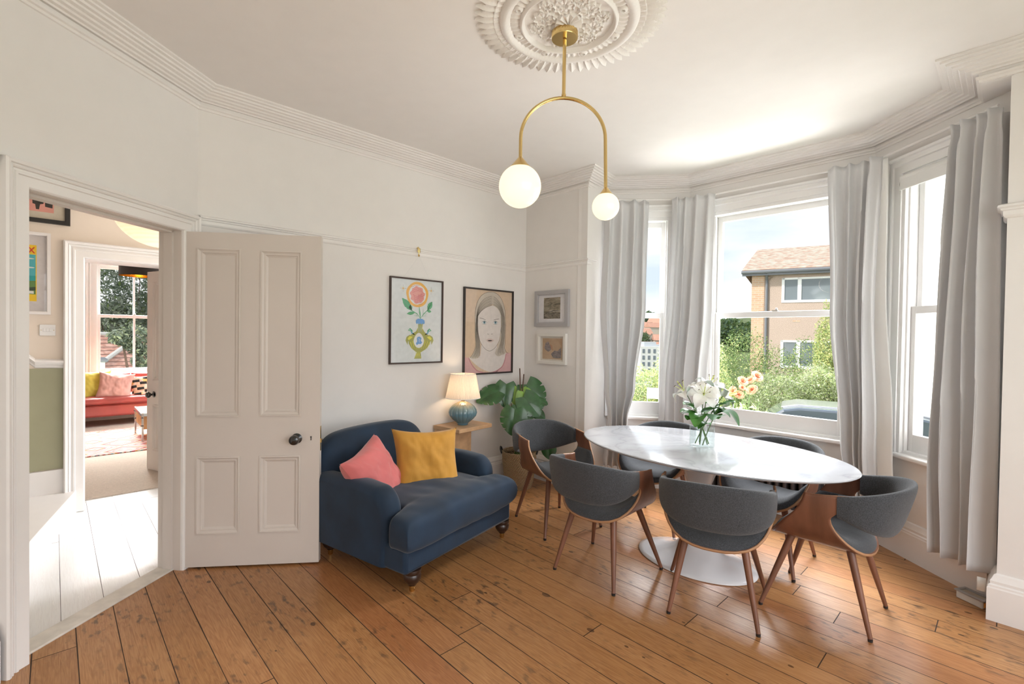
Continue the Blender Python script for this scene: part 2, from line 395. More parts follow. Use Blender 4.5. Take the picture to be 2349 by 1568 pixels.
wall('wall_corner', (-3.43, 3.46), F1, 0, H, .34, label='short cream wall with two small pictures')
wall('wall_bay_return_left', (-2.6565, 3.47), L0, 0, H, .10)
WO = dict(L=(.15, .61, .63, 2.52), C=(.20, 1.24, .63, 2.52), R=(.235, .77, .63, 2.52))
TL = wall('wall_bay_left', L0, L1, 0, H, .16, [WO['L']])
TC = wall('wall_bay_center', L1, R0, 0, H, .16, [WO['C']])
TR = wall('wall_bay_right', R0, R1, 0, H, .16, [WO['R']])
wall('wall_right_front', F2, F3, 0, H, .30)
wall('wall_right', F3, B0, 0, H, .14, [(.4, 4.96, .04, 2.45)])  # opening invented to let fill light into the room
wall('wall_back', B0, D0, 0, H, .14)
fl = MB().prism([(1.1, -1.6), (-1.641, -1.625), (-3.47, .616), (-3.47, 3.5), (-2.75, 3.5), (-2.8, 3.8), (-2.12, 4.3), (-.66, 4.3), (0, 3.7), (0, 3.5), (1.1, 3.5)], -.05, 0)
struct(fl, 'floor', WOODF, 'worn varnished pine floorboards', flat=True)
struct(MB().box(-5.25, -1.9, -1.6, 3.3, -.08, -.003), 'floor_hall', HALLF, 'white painted hall floorboards', flat=True)
struct(MB().prism([(1.24, -1.74), (-5.1, -1.74), (-5.1, 3.4), (-3.5, 3.6), (-2.75, 3.62), (-2.8, 3.85), (-2.1, 4.38), (-.66, 4.38), (.08, 3.74), (.1, 3.6), (1.24, 3.6)], H, H + .12), 'ceiling', M['ceil'], 'white ceiling', flat=True)
# cornice, picture rail, baseboards
CP = [(.168, 0), (.168, -.010), (.152, -.014), (.150, -.022), (.132, -.024), (.128, -.034), (.110, -.035), (.106, -.043), (.086, -.046), (.080, -.054), (.062, -.056), (.056, -.064), (.038, -.066), (.034, -.074), (.012, -.070), (.010, -.084), (.022, -.088), (.020, -.098), (.010, -.102), (.008, -.114), (0, -.116)]
RB = (-.138, 3.46); RB2 = (-.138, 3.757)
loop = [D0, D1, P1, F1, L0, L1, R0, RB2, RB, F3, B0]
mb = MB(); sweep(mb, loop, [(d, H + z) for d, z in CP], closed=True); struct(mb, 'trim_1', M['plaster'], 'stepped plaster cornice around the ceiling', angle=25)
struct(MB().prism([RB, (-.02, 3.46), (-.02, 3.66), RB2], 2.742, H), 'trim_2', M['plaster'], 'boxed beam at the right end of the bay cornice', flat=True)
RP = [(0, .062), (.012, .060), (.022, .054), (.024, .046), (.016, .040), (.016, .034), (.010, .030), (.010, .012), (.006, .004), (0, 0)]
mb = MB(); sweep(mb, [(-3.43, .64), P1, F1, L0], [(d, 2.048 + z) for d, z in RP]); sweep(mb, [(-.03, 3.62), F2, F3, B0, D0, (D0[0] - .632 * 1.84, D0[1] + .775 * 1.84)], [(d * 1.5, 2.03 + z * 1.2) for d, z in RP])
struct(mb, 'trim_3', M['trim'], 'picture rail', angle=25)
BP = [(.034, 0), (.034, .165), (.030, .172), (.030, .180), (.022, .186), (.024, .200), (.016, .214), (.010, .230), (0, .236)]
mb = MB(); sweep(mb, [D1, P1, F1, L0, L1, R0, (-.045, 3.677)], BP); struct(mb, 'baseboard_left', M['trim'], 'tall moulded skirting around the bay', angle=25)
mb = MB(); sweep(mb, [(-.03, 3.62), F2, F3, B0, D0, (D0[0] - .632 * 1.84, D0[1] + .775 * 1.84)], BP); struct(mb, 'baseboard_right', M['trim'], 'tall moulded skirting', angle=25)
# doorway casing and lining
KP = [(0, 0), (0, .018), (.006, .024), (.052, .024), (.056, .031), (.066, .031), (.069, .026), (.078, .026), (.081, .036), (.088, .040), (.094, .036), (.098, .046), (.110, .050), (.118, .044), (.120, 0)]
mb = MB(); sweep2(mb, TD, [(DU0 + .018, 0), (DU0 + .018, DZ - .018), (DU1 - .018, DZ - .018), (DU1 - .018, 0)], [(w * .86, v) for w, v in KP]); struct(mb, 'trim_4', M['trim'], 'moulded casing of the open doorway', angle=25)
mb = MB()
mb.box(DU0 - .001, DU0 + .020, -.14, .005, 0, DZ, 0, TD).box(DU1 - .020, DU1 + .001, -.14, .005, 0, DZ, 0, TD).box(DU0, DU1, -.14, .005, DZ - .020, DZ + .001, 0, TD)
mb.box(DU0 + .02, DU0 + .032, -.10, -.045, 0, DZ - .02, 0, TD).box(DU1 - .032, DU1 - .02, -.10, -.045, 0, DZ - .02, 0, TD).box(DU0, DU1, -.10, -.045, DZ - .032, DZ - .02, 0, TD)
struct(mb, 'trim_5', M['door'], 'door lining with stop', flat=True)
struct(MB().box(DU0, DU1, -.145, -.038, -.003, .009, 0, TD), 'trim_6', mat('threshold_paint', (.70, .66, .60), .4, var=.12, vscale=14), 'worn white painted threshold board', flat=True, bevel=.004)

# ------------------------------------------------------------------ sash windows
def sash_window(name, T, o, label, mull=False, pane=.0):
    u0, u1, z0, z1 = o; root = thing(name, label, 'window', T @ Vector(((u0 + u1) / 2, 0, z0))); root['kind'] = 'structure'
    inv = Matrix.Translation(-root.location); TT = inv @ T
    f = MB(); f.box(u0 - .003, u0 + .022, -.163, .004, z0, z1 - .028, 0, TT).box(u1 - .022, u1 + .003, -.163, .004, z0, z1 - .028, 0, TT).box(u0 - .003, u1 + .003, -.163, .0045, z1 - .029, z1 + .003, 0, TT).box(u0 + .02, u1 - .02, -.162, -.02, z0, z0 + .05, 0, TT)
    f.box(u0 + .02, u0 + .034, -.045, -.021, z0 + .01, z1 - .01, 0, TT).box(u1 - .034, u1 - .02, -.045, -.021, z0 + .01, z1 - .01, 0, TT)
    f.build('window_frame', M['upvc'], root, flat=True, bevel=.003)
    a = MB(); sweep2(a, TT, [(u0, z0 + .03), (u0, z1), (u1, z1), (u1, z0 + .03)], [(0, 0), (0, .016), (.05, .018), (.056, .028), (.068, .028), (.072, .020), (.088, .022), (.094, .034), (.108, .038), (.112, 0)])
    a.build('architrave', M['upvc'], root, angle=25)
    a0, a1 = u0 + .024, u1 - .024; zm = 1.587; zt = z1 - .03; sw = .042
    b0, b1 = a0 + sw - .002, a1 - sw + .002
    lo = MB(); lo.box(a0, a0 + sw, -.085, -.048, z0 + .04, zm + .05, 0, TT).box(a1 - sw, a1, -.085, -.048, z0 + .04, zm + .05, 0, TT).box(b0, b1, -.084, -.049, z0 + .045, .793, 0, TT).box(b0, b1, -.084, -.049, zm, zm + .049, 0, TT)
    up = MB(); up.box(a0, a0 + sw, -.128, -.090, zm, zt + .01, 0, TT).box(a1 - sw, a1, -.128, -.090, zm, zt + .01, 0, TT).box(b0, b1, -.127, -.091, zt - .045, zt + .009, 0, TT).box(b0, b1, -.127, -.091, zm + .001, zm + .045, 0, TT)
    if mull:
        mc = (a0 + a1) / 2; lo.box(mc - .014, mc + .014, -.085, -.048, z0 + .05, zm, 0, TT); up.box(mc - .014, mc + .014, -.128, -.09, zm, zt, 0, TT)
    so = lo.build('lower_sash', M['upvc'], root, flat=True, bevel=.004); su = up.build('upper_sash', M['upvc'], root, flat=True, bevel=.004)
    MB().add([TT @ Vector(p) for p in ((a0 + sw, -.066, .79), (a1 - sw, -.066, .79), (a1 - sw, -.066, zm), (a0 + sw, -.066, zm))], [(0, 1, 2, 3)]).build('glass_pane', M['glass'], so, flat=True)
    MB().add([TT @ Vector(p) for p in ((a0 + sw, -.108, zm + .04), (a1 - sw, -.108, zm + .04), (a1 - sw, -.108, zt - .04), (a0 + sw, -.108, zt - .04))], [(0, 1, 2, 3)]).build('glass_pane', M['glass'], su, flat=True)
    c = (a0 + a1) / 2; k = MB(); k.box(c - .022, c + .022, -.085, -.055, zm + .05, zm + .058, 0, TT).ball(tuple(TT @ Vector((c + .012, -.06, zm + .066))), .010, 12)
    k.build('sash_catch', M['chrome'], so)
    s = MB(); s.box(u0 - .085, u1 + .085, -.05, .042, .632, .662, 0, TT); s.build('window_sill', M['trim'], root, bevel=.009)
    return root
sash_window('window_1', TL, WO['L'], 'left sash window of the bay looking over the town')
sash_window('window_2', TC, WO['C'], 'large middle sash window of the bay facing the brick house')
sash_window('window_3', TR, WO['R'], 'right sash window of the bay partly behind the curtains')
# rolled-up blind in the right window
bl = thing('roller_blind', 'rolled-up white roller blind at the head of the right bay window', 'blind', TR @ Vector((.50, .02, 2.47)))
TB = Matrix.Translation(-bl.location) @ TR
MB().tube([TB @ Vector((.26, .03, 2.475)), TB @ Vector((.745, .03, 2.475))], .022, 20).build('roll', M['lining'], bl)
MB().box(.262, .743, .046, .050, 2.405, 2.475, 0, TB).box(.262, .743, .043, .053, 2.398, 2.41, 0, TB).build('fabric_end', M['lining'], bl, flat=True)
MB().tube([TB @ Vector((.258, .035 + .012 * cos(a), 2.475 - .035 + .03 * sin(a))) for a in [i * pi / 8 for i in range(-4, 12)]], .0012, 6).build('bracket_wire', M['blackm'], bl)

# ------------------------------------------------------------------ the open panelled door
def panel_door(name, hinge, end, label, W=.815, Hh=1.985, knob=M['black'], kz=.768, w0=.002):
    T = frameT(hinge, end); root = thing(name, label, 'door', (hinge[0], hinge[1], 0)); root['kind'] = 'structure'
    T = Matrix.Translation(-root.location) @ T; t = .040; mb = MB()
    us = [0, .118, .362, .470, .706, W]
    P = [(.118, .362, .90, 1.893), (.470, .706, .903, 1.890), (.118, .362, .204, .666), (.470, .706, .204, .666)]
    k = W / .815; P = [(a * k, b * k, c, d) for a, b, c, d in P]
    z0 = .012
    mb.box(w0, P[0][0], -t, 0, z0, Hh, 0, T).box(P[0][1], P[1][0], -t, 0, z0, Hh, 0, T).box(P[1][1], W, -t, 0, z0, Hh, 0, T)
    for a in (0, 1):
        q, r = P[a], P[a + 2]; x0 = P[0][0] if a == 0 else P[1][0]; x1 = q[1]
        mb.box(x0, x1, -t, 0, z0, r[2], 0, T).box(x0, x1, -t, 0, r[3], q[2], 0, T).box(x0, x1, -t, 0, q[3], Hh, 0, T)
    leaf = mb.build('door_leaf', M['door'], root, flat=True)
    for q in P:
        x0 = q[0]; x1 = q[1]
        p = MB(); p.box(x0, x1, -t + .012, -.013, q[2], q[3], 0, T)
        for side in (0, -t):
            sg = 1 if side == 0 else -1
            sweep2(p, T, [(x0, q[2]), (x1, q[2]), (x1, q[3]), (x0, q[3])], [(0, side + .000 * sg), (.0, side + .006 * sg), (.008, side + .008 * sg), (.012, side + .002 * sg), (.020, side - .002 * sg), (.026, side - .002 * sg), (.030, side - .008 * sg), (.040, side - .013 * sg)], closed=True)
        p.build('door_panel', M['door'], root, angle=25)
    for sg in (1, -1):
        y = 0 if sg > 0 else -t; kb = MB()
        def ring(pf):
            def fn(u, v):
                i = int(round(v * (len(pf) - 1))); r, h = pf[i]; a = u * 2 * pi
                return T @ Vector((.684 * k + r * cos(a), y + sg * h, kz + r * sin(a)))
            kb.grid(fn, 28, len(pf), cu=True)
        ring([(.001, .0), (.030, .0), (.031, .004), (.014, .010), (.010, .018), (.011, .030), (.022, .036), (.029, .046), (.030, .056), (.026, .066), (.014, .072), (.001, .073)])
        kb.build('door_knob', knob, root)
    esc = MB(); esc.box(.7625 * k, .7675 * k, .0005, .0015, kz - .012, kz + .008, 0, T).box(.761 * k, .769 * k, .0005, .0015, kz + .004, kz + .012, 0, T); esc.build('keyhole', M['blackm'], root, flat=True)
    lt = MB(); lt.box(W - .0005, W + .0015, -.030, -.012, kz - .08, kz + .07, 0, T).box(W, W + .008, -.028, -.014, kz - .03, kz - .008, 0, T); lt.build('latch_plate', M['brass'], root, flat=True)
    return root
panel_door('door_1', (-3.376, .51), (-2.893, 1.158), 'open white four-panel door with a black round knob')

# ------------------------------------------------------------------ hallway
HX = -4.97
TH = wall('wall_hall', (HX, -1.6), (HX, 3.3), 0, H, .28, [(.171 + 1.6, .98 + 1.6, 0, 1.955)], m=M['hallwall'], label='cream hall wall with the second doorway')
wall('wall_hall_left', (-1.9, -1.6), (HX, -1.6), 0, H, .1, m=M['hallwall'])
wall('wall_hall_right', (HX, 3.3), (-3.57, 3.3), 0, H, .1, [(.2, 1.2, .1, 2.3)], m=M['hallwall'])  # invented opening that admits the added hall-end fill
struct(MB().box(0, .068 + 1.6, 0, .006, .35, 1.11, 0, TH), 'trim_7', M['green'], 'green painted dado panel in the hall', flat=True)
mb = MB(); sweep2(mb, TH, [(.171 + 1.6, 0), (.171 + 1.6, 1.955), (.98 + 1.6, 1.955), (.98 + 1.6, 0)], KP); struct(mb, 'trim_8', M['trim'], 'moulded casing of the far doorway', angle=25)
mb = MB(); mb.box(.16 + 1.6, .176 + 1.6, -.28, .004, 0, 1.96, 0, TH).box(.975 + 1.6, .99 + 1.6, -.28, .004, 0, 1.96, 0, TH).box(.16 + 1.6, .99 + 1.6, -.28, .004, 1.95, 1.97, 0, TH)
struct(mb, 'trim_9', M['trim'], 'lining of the far doorway', flat=True)
rail = MB(); RL = [(0, 0), (.014, .006), (.020, .022), (.034, .032), (.044, .046), (.040, .060), (.018, .068), (0, .070)]
for k, seg in enumerate(([(-1.5, 2.53), (-.10, 1.115)], [(-.10, 1.115), (.066, 1.105)])):
    (y0, za), (y1, zb) = seg
    vs = [(HX + d, y, z + (zz if k else zz)) for y, z in ((y0, za), (y1, zb)) for d, zz in RL]
    m_ = len(RL); rail.add(vs, [(i, i + 1, m_ + i + 1, m_ + i) for i in range(m_ - 1)])
struct(rail, 'trim_10', M['trim'], 'white chair rail above the green dado', angle=25)
mb = MB(); mb.box(-1.6 + 1.6, .08 + 1.6, 0, .02, .16, .345, 0, TH); struct(mb, 'baseboard_hall', M['trim'], 'white skirting above the step', flat=True)
st = MB(); st.prism([(-4.965, .128), (-4.965, -1.55), (-3.3, -1.55), (-3.2, -.26)], -.01, .168)
struct(st, 'trim_11', M['trim'], 'white painted low step beside the hall wall', flat=True, bevel=.004)
# ------------------------------------------------------------------ room beyond
RX = -9.7
struct(MB().box(RX - .1, -5.245, -1.2, 3.3, -.08, .006), 'floor_far_room', M['carpet'], 'beige carpet', flat=True)
struct(MB().box(RX - .1, -5.1, -1.2, 3.3, 2.86, 2.96), 'ceiling_far_room', M['ceil'], 'white ceiling', flat=True)
TF = wall('wall_far_room', (RX, -1.2), (RX, 3.3), 0, 2.86, .2, [(.455 + 1.2, 1.41 + 1.2, .63, 2.42)], m=M['farwall'])
wall('wall_far_room_left', (-5.2, -1.2), (RX, -1.2), 0, 2.86, .1, m=M['farwall']); wall('wall_far_room_right', (RX, 3.3), (-5.2, 3.3), 0, 2.86, .1, [(1.5, 3.2, .6, 2.4)], m=M['farwall'])  # right-hand opening added out of view to brighten this room
sash_window('window_4', TF, (.455 + 1.2, 1.41 + 1.2, .63, 2.42), 'tall sash window of the room beyond the hall', mull=True)
mb = MB(); mb.box(0, 4.5, 0, .03, 0, .20, 0, TF); struct(mb, 'baseboard_far_room', M['trim'], 'white skirting under the far window', flat=True)
panel_door('door_2', (-5.255, .975), (-6.03, .708), 'white door standing open into the room beyond', W=.80)

# ------------------------------------------------------------------ plaster ceiling rose
def ceiling_rose():
    root = thing('ceiling_rose', 'large round white plaster ceiling rose with acanthus leaves above the brass pendant', 'ceiling rose', (-1.44, 1.71, H))
    def rel(r, a):
        z = 0.
        if r > .318:                                       # ring of pointed leaves
            k = 58; ph = (a * k / (2 * pi)) % 1; tri = 1 - abs(2 * ph - 1)
            z = .008 + .014 * tri ** .7 * sin(pi * min(1, (r - .318) / .115)) + .005 * (r < .345)
            z -= .005 * abs(sin(a * k)) 
        elif r > .272: z = .018 + .010 * sin(pi * (r - .272) / .046)   # bold moulding
        elif r > .225:                                     # beaded strapwork
            z = .012 + .006 * abs(sin(a * 28)) * sin(pi * (r - .225) / .047) + .003 * sin(a * 56)
            b = (a * 8 / (2 * pi)) % 1 - .5; d = hypot(b * 2 * pi / 8 * .248, r - .248)
            if d < .022: z = .014 + .012 * sqrt(max(0, 1 - (d / .022) ** 2)) - .010 * (d < .008)
        elif r > .205: z = .020 + .010 * sin(pi * (r - .205) / .020)
        elif r > .062:                                     # acanthus whorls
            t = (r - .062) / .143; n = 6
            for kk in range(n):
                for ox, rr, sg in ((.0, .118, 1), (.5, .150, -1)):
                    aa = (kk + ox) * 2 * pi / n; cxx, cyy = rr * cos(aa), rr * sin(aa)
                    dx, dy = r * cos(a) - cxx, r * sin(a) - cyy
                    d = hypot(dx, dy); th = atan2(dy, dx) - aa
                    R_ = (.050 if sg > 0 else .036) * (1 + .10 * sin(9 * th))
                    if d < R_:
                        q = d / R_
                        z = max(z, .030 * sqrt(1 - q * q) * (.62 + .38 * abs(sin(th * 4.5))) * (1 if q > .32 else .45) + .004)
                        z = max(z, .034 * math.exp(-((q - .88) / .10) ** 2))
            z = max(z, .010 + .014 * abs(sin(a * 6)) ** 6 * (1 - t * .5))
        else: z = .022 + .006 * cos(a * 12)
        if .062 < r <= .205: z *= .62
        return z
    nr, na = 150, 696; mb = MB()
    def fn(u, v):
        a = u * 2 * pi; r = .004 + v * .43
        k = 58; ph = (a * k / (2 * pi)) % 1; edge = .393 + .042 * (1 - abs(2 * ph - 1))
        if r > edge: r = edge; z = 0
        else: z = rel(r, a)
        return (r * cos(a), r * sin(a), -z)
    mb.grid(fn, na, nr, cu=True); mb.build('plaster_relief', M['plaster'], root, angle=60)
ceiling_rose()

# ------------------------------------------------------------------ pendant lamp
def pendant():
    c = Vector((-1.487, 1.738, 0)); rt = Vector((.6915, .7224, 0))
    root = thing('pendant_lamp', 'brass arched pendant lamp with two glowing white glass globes', 'lamp', (c.x, c.y, 2.835))
    P = lambda u, z: rt * u + Vector((0, 0, z - 2.835))
    MB().lathe([(.001, -.030), (.060, -.030), (.062, -.027), (.062, .0), (.001, .002)], 48).build('canopy', M['brass'], root)
    MB().tube([P(0, 2.80), P(0, 2.53)], .0085, 16).tube([P(0, 2.548), P(0, 2.540)], .0105, 16).build('rod', M['brass'], root)
    pts = [P(-.200, 2.245), P(-.2, 2.34)] + [P(-.2 * cos(a), 2.34 + .19 * sin(a)) for a in [i * pi / 28 for i in range(1, 28)]] + [P(.2, 2.34), P(.206, 2.09)]
    MB().tube(pts, .0082, 16).build('arch', M['brass'], root)
    G = glow('globe_glow', (1, .86, .62), .80, base=(.25, .24, .22))
    for u, zc, r in ((-.200, 2.112, .100), (.207, 2.023, .064)):
        q = P(u, zc); k = r / .1
        cn = MB().lathe([(.006, r + .040 * k), (.010, r + .036 * k), (.052 * k, r * .86), (.050 * k, r * .84)], 32, q).build('cap', M['brass'], root)
        g = MB().ball(q, r, 48).build('glass_globe', G, root)
        l = lamp('bulb', 'POINT', tuple(root.location + q), 7 * k, (1, .82, .58), radius=r * 1.05); l.name = 'bulb_light'
pendant()

# ------------------------------------------------------------------ dining chairs
def make_chair(label, group, loc, rz):
    root = thing('dining_chair', label, 'chair', loc, rz, group)
    pr = [(0, .360), (.05, .361), (.10, .366), (.150, .378), (.192, .399), (.222, .428), (.243, .460), (.256, .495), (.264, .530), (.269, .560), (.272, .585), (.273, .610), (.272, .632), (.270, .652)]
    yf = [(.360, .236), (.366, .228), (.378, .215), (.40, .196), (.43, .172), (.46, .150), (.50, .118), (.54, .083), (.58, .058), (.61, .044), (.64, .036), (.66, .034)]
    yb = [(.360, -.224), (.366, -.214), (.378, -.198), (.40, -.172), (.43, -.142), (.46, -.117), (.49, -.096), (.52, -.082), (.545, -.078), (.562, -.086), (.575, -.108), (.585, -.150), (.60, -.165), (.66, -.165)]
    def lerp(tb, x):
        if x <= tb[0][0]: return tb[0][1]
        for (a, b), (c, d) in zip(tb, tb[1:]):
            if x <= c: return b + (d - b) * (x - a) / (c - a)
        return tb[-1][1]
    arc = [0]
    for a, b in zip(pr, pr[1:]): arc.append(arc[-1] + hypot(b[0] - a[0], b[1] - a[1]))
    def prof(s):
        sg = 1 if s >= 0 else -1; q = abs(s) * arc[-1]
        for k in range(len(pr) - 1):
            if q <= arc[k + 1] + 1e-9:
                f = (q - arc[k]) / (arc[k + 1] - arc[k]); return sg * (pr[k][0] + f * (pr[k + 1][0] - pr[k][0])), pr[k][1] + f * (pr[k + 1][1] - pr[k][1])
    def sh(u, v):
        x, z = prof(2 * u - 1); a, b = lerp(yb, z), lerp(yf, z); y = a + (b - a) * v
        e = .0
        if z > .56:                                     # the arm bends inwards towards the back
            bend = max(0, -y - .06); x -= (1 if x > 0 else -1) * bend * .12
            e = -.0 + max(0, -y) * .13 * (z - .50) / .15
        return (x, y, z + e)
    ne = 71; nv = 17
    sm = MB().grid(sh, ne, nv).build('plywood_shell', [M['walnut'], M['walnutedge']], root, angle=50)
    md = sm.modifiers.new('ply', 'SOLIDIFY'); md.thickness = .012; md.offset = 0; md.material_offset_rim = 1
    # upholstered seat pad lying in the shell
    cu = MB()
    def pad(side):
        def fn(u, v):
            s = (2 * u - 1) * .74; x, z = prof(s); a, b = lerp(yb, z) + .008, lerp(yf, z) - .006; y = a + (b - a) * v
            n = Vector((x * .9, 0, .28)).normalized() if abs(x) > .02 else Vector((0, 0, 1)); n = Vector((-n.x, 0, n.z))
            ed = min(1, 4 * v, 4 * (1 - v)) ; eu = min(1, 5 * u, 5 * (1 - u)); th = sqrt(max(0, 1 - (1 - ed) ** 2)) * sqrt(max(0, 1 - (1 - eu) ** 2))
            t = .007 + (.062 * (1 - .60 * abs(s) ** 1.3)) * th if side else .006
            return (x + n.x * t, y, z + n.z * t)
        return fn
    cu.grid(pad(1), 49, 33).grid(pad(0), 49, 33)
    e = 49 * 33
    for i in range(48):
        cu.f.append((i, i + 1, e + i + 1, e + i)); cu.m.append(0); k = 49 * 32
        cu.f.append((k + i, k + i + 1, e + k + i + 1, e + k + i)); cu.m.append(0)
    for j in range(32):
        for k in (0, 48):
            cu.f.append((j * 49 + k, (j + 1) * 49 + k, e + (j + 1) * 49 + k, e + j * 49 + k)); cu.m.append(0)
    cu.build('seat_pad', M['grey'], root, angle=60)
    # wrap-around upholstered backrest
    bk = MB(); nu, nw = 65, 26
    def back(u, v):
        ph = (u * 2 - 1) * pi / 2; c = cos(ph); sn = sin(ph)
        x = .256 * (abs(sn) ** .80) * (1 if sn > 0 else -1); y = -.105 - .185 * (c ** .78 if c > 0 else 0)
        ztop = .668 + .054 * c ** 1.2; zbot = .560 - .085 * c ** .9
        a = v * 2 * pi; hh = (ztop - zbot) / 2; zc = (ztop + zbot) / 2
        ca, sa = cos(a), sin(a); th = .020 + .003 * c
        dz = hh * (abs(sa) ** .45) * (1 if sa > 0 else -1); dn = th * (abs(ca) ** .75) * (1 if ca > 0 else -1)
        lean = (zc + dz - zbot) * (.05 + .22 * c)
        nx, ny = (x / .272 ** 2, (y + .105) / .22 ** 2); L = hypot(nx, ny) or 1; nx /= L; ny /= L
        if abs(u - .5) > .499: nx, ny = (1 if x > 0 else -1), 0
        return (x + nx * (dn + lean * .35), y + ny * (dn + lean * 1.0), zc + dz)
    bk.grid(back, nu, nw, cv=True)
    for k in (0, nu - 1): bk.f.append(tuple(j * nu + k for j in range(nw))); bk.m.append(0)
    bk.build('backrest', M['grey'], root, angle=50)
    for sx in (-1, 1):
        for tx, ty, fx, fy in ((.135, -.135, .204, -.235), (.145, .115, .248, .230)):
            zt = .385; lg = MB(); t0 = Vector((sx * tx, ty, zt)); f0 = Vector((sx * fx, fy, .012))
            lg.tube([t0, t0.lerp(f0, .5), f0], [.0190, .0155, .0100], 14)
            l = lg.build('leg', M['walnut'], root)
            MB().tube([f0, Vector((sx * fx, fy, 0)) + (f0 - t0) * .0], [.0108, .0102], 12).build('foot_cap', M['blackm'], l)
    return root
CG = 'grey bentwood chairs around the oval table'
ch = make_chair('grey upholstered bentwood chair facing right beside the potted monstera', CG, (-2.359, 2.739, 0), radians(-104))
dup(ch, (-1.685, 2.427, 0), radians(2.4), 'grey bentwood chair seen from behind, nearest the blue armchair', CG)
dup(ch, (-1.075, 2.56, 0), radians(20.3), 'grey bentwood chair seen from behind in front of the white table base', CG)
dup(ch, (-.666, 2.962, 0), radians(90.3), 'grey bentwood chair at the right end of the table, its wooden arm side showing', CG)
dup(ch, (-1.85, 3.31, 0), radians(184), 'grey bentwood chair behind the table in front of the left bay curtains', CG)
dup(ch, (-1.08, 3.35, 0), radians(176), 'grey bentwood chair behind the table in front of the dark radiator', CG)

# ------------------------------------------------------------------ oval pedestal table
def table():
    c = (-1.34, 2.945); root = thing('oval_table', 'oval white marble pedestal table under the vase of lilies', 'table', (*c, 0))
    def se(a, rx, ry): return rx * cos(a), ry * sin(a)
    prof = [(.0, .722), (.985, .722), (.995, .7205), (1, .716), (.992, .710), (.965, .703), (.93, .699), (0, .699)]
    def top(u, v):
        k, z = prof[int(round(v * 7))]; a = u * 2 * pi; x, y = se(a, .826, .536); return (x * max(k, .001), y * max(k, .001), z)
    MB().grid(top, 96, 8, cu=True).build('table_top', M['marble'], root, angle=35)
    pr = [(.365, .262, 0), (.370, .266, .004), (.368, .264, .009), (.34, .24, .017), (.28, .20, .030), (.20, .15, .052), (.13, .105, .085), (.085, .078, .14), (.062, .060, .22), (.055, .055, .31), (.058, .057, .40), (.072, .070, .49), (.10, .092, .57), (.15, .125, .645), (.20, .155, .690), (.21, .16, .699)]
    def bs(u, v):
        rx, ry, z = pr[int(round(v * (len(pr) - 1)))]; a = u * 2 * pi; return (-.026 * (1 - z / .7) + rx * cos(a), ry * sin(a), z)
    MB().grid(bs, 96, len(pr), cu=True).build('pedestal', M['lacquer'], root, angle=60)
table()

# ------------------------------------------------------------------ vase and lilies
VX, VY, VZ = -1.345, 2.965, .722
vs = thing('glass_vase', 'clear cylindrical glass vase with water on the marble table', 'vase', (VX, VY, VZ + .001))
MB().lathe([(.001, 0), (.070, 0), (.0755, .006), (.0755, .225)], 48).build('glass_body', M['vase'], vs, angle=60)
MB().tube([(.0755 * cos(i * pi / 24), .0755 * sin(i * pi / 24), .225) for i in range(49)], .0013, 8).build('rim', glassmat('vase_rim', (.9, .95, .95), ior=2.2), vs)
MB().lathe([(.073, .006), (.073, .118), (.001, .118)], 48).build('water', glassmat('water', (.93, .97, .96), ior=1.12), vs, angle=50)
def petal_mesh(mb, T, L, w, curl, mi=0, nu=9, nv=13):
    def fn(u, v):
        s = v; ww = w * sin(pi * min(1, s * .93 + .05)) ** .8; x = (u - .5) * 2 * ww
        r = L * (s - .25 * s * s * curl); z = L * (.55 * s - curl * .95 * s ** 3) 
        z += .35 * abs(x) - .003 * sin(s * 25 + u * 9) * s
        return T @ Vector((r, x, z))
    mb.grid(fn, nu, nv, mi)
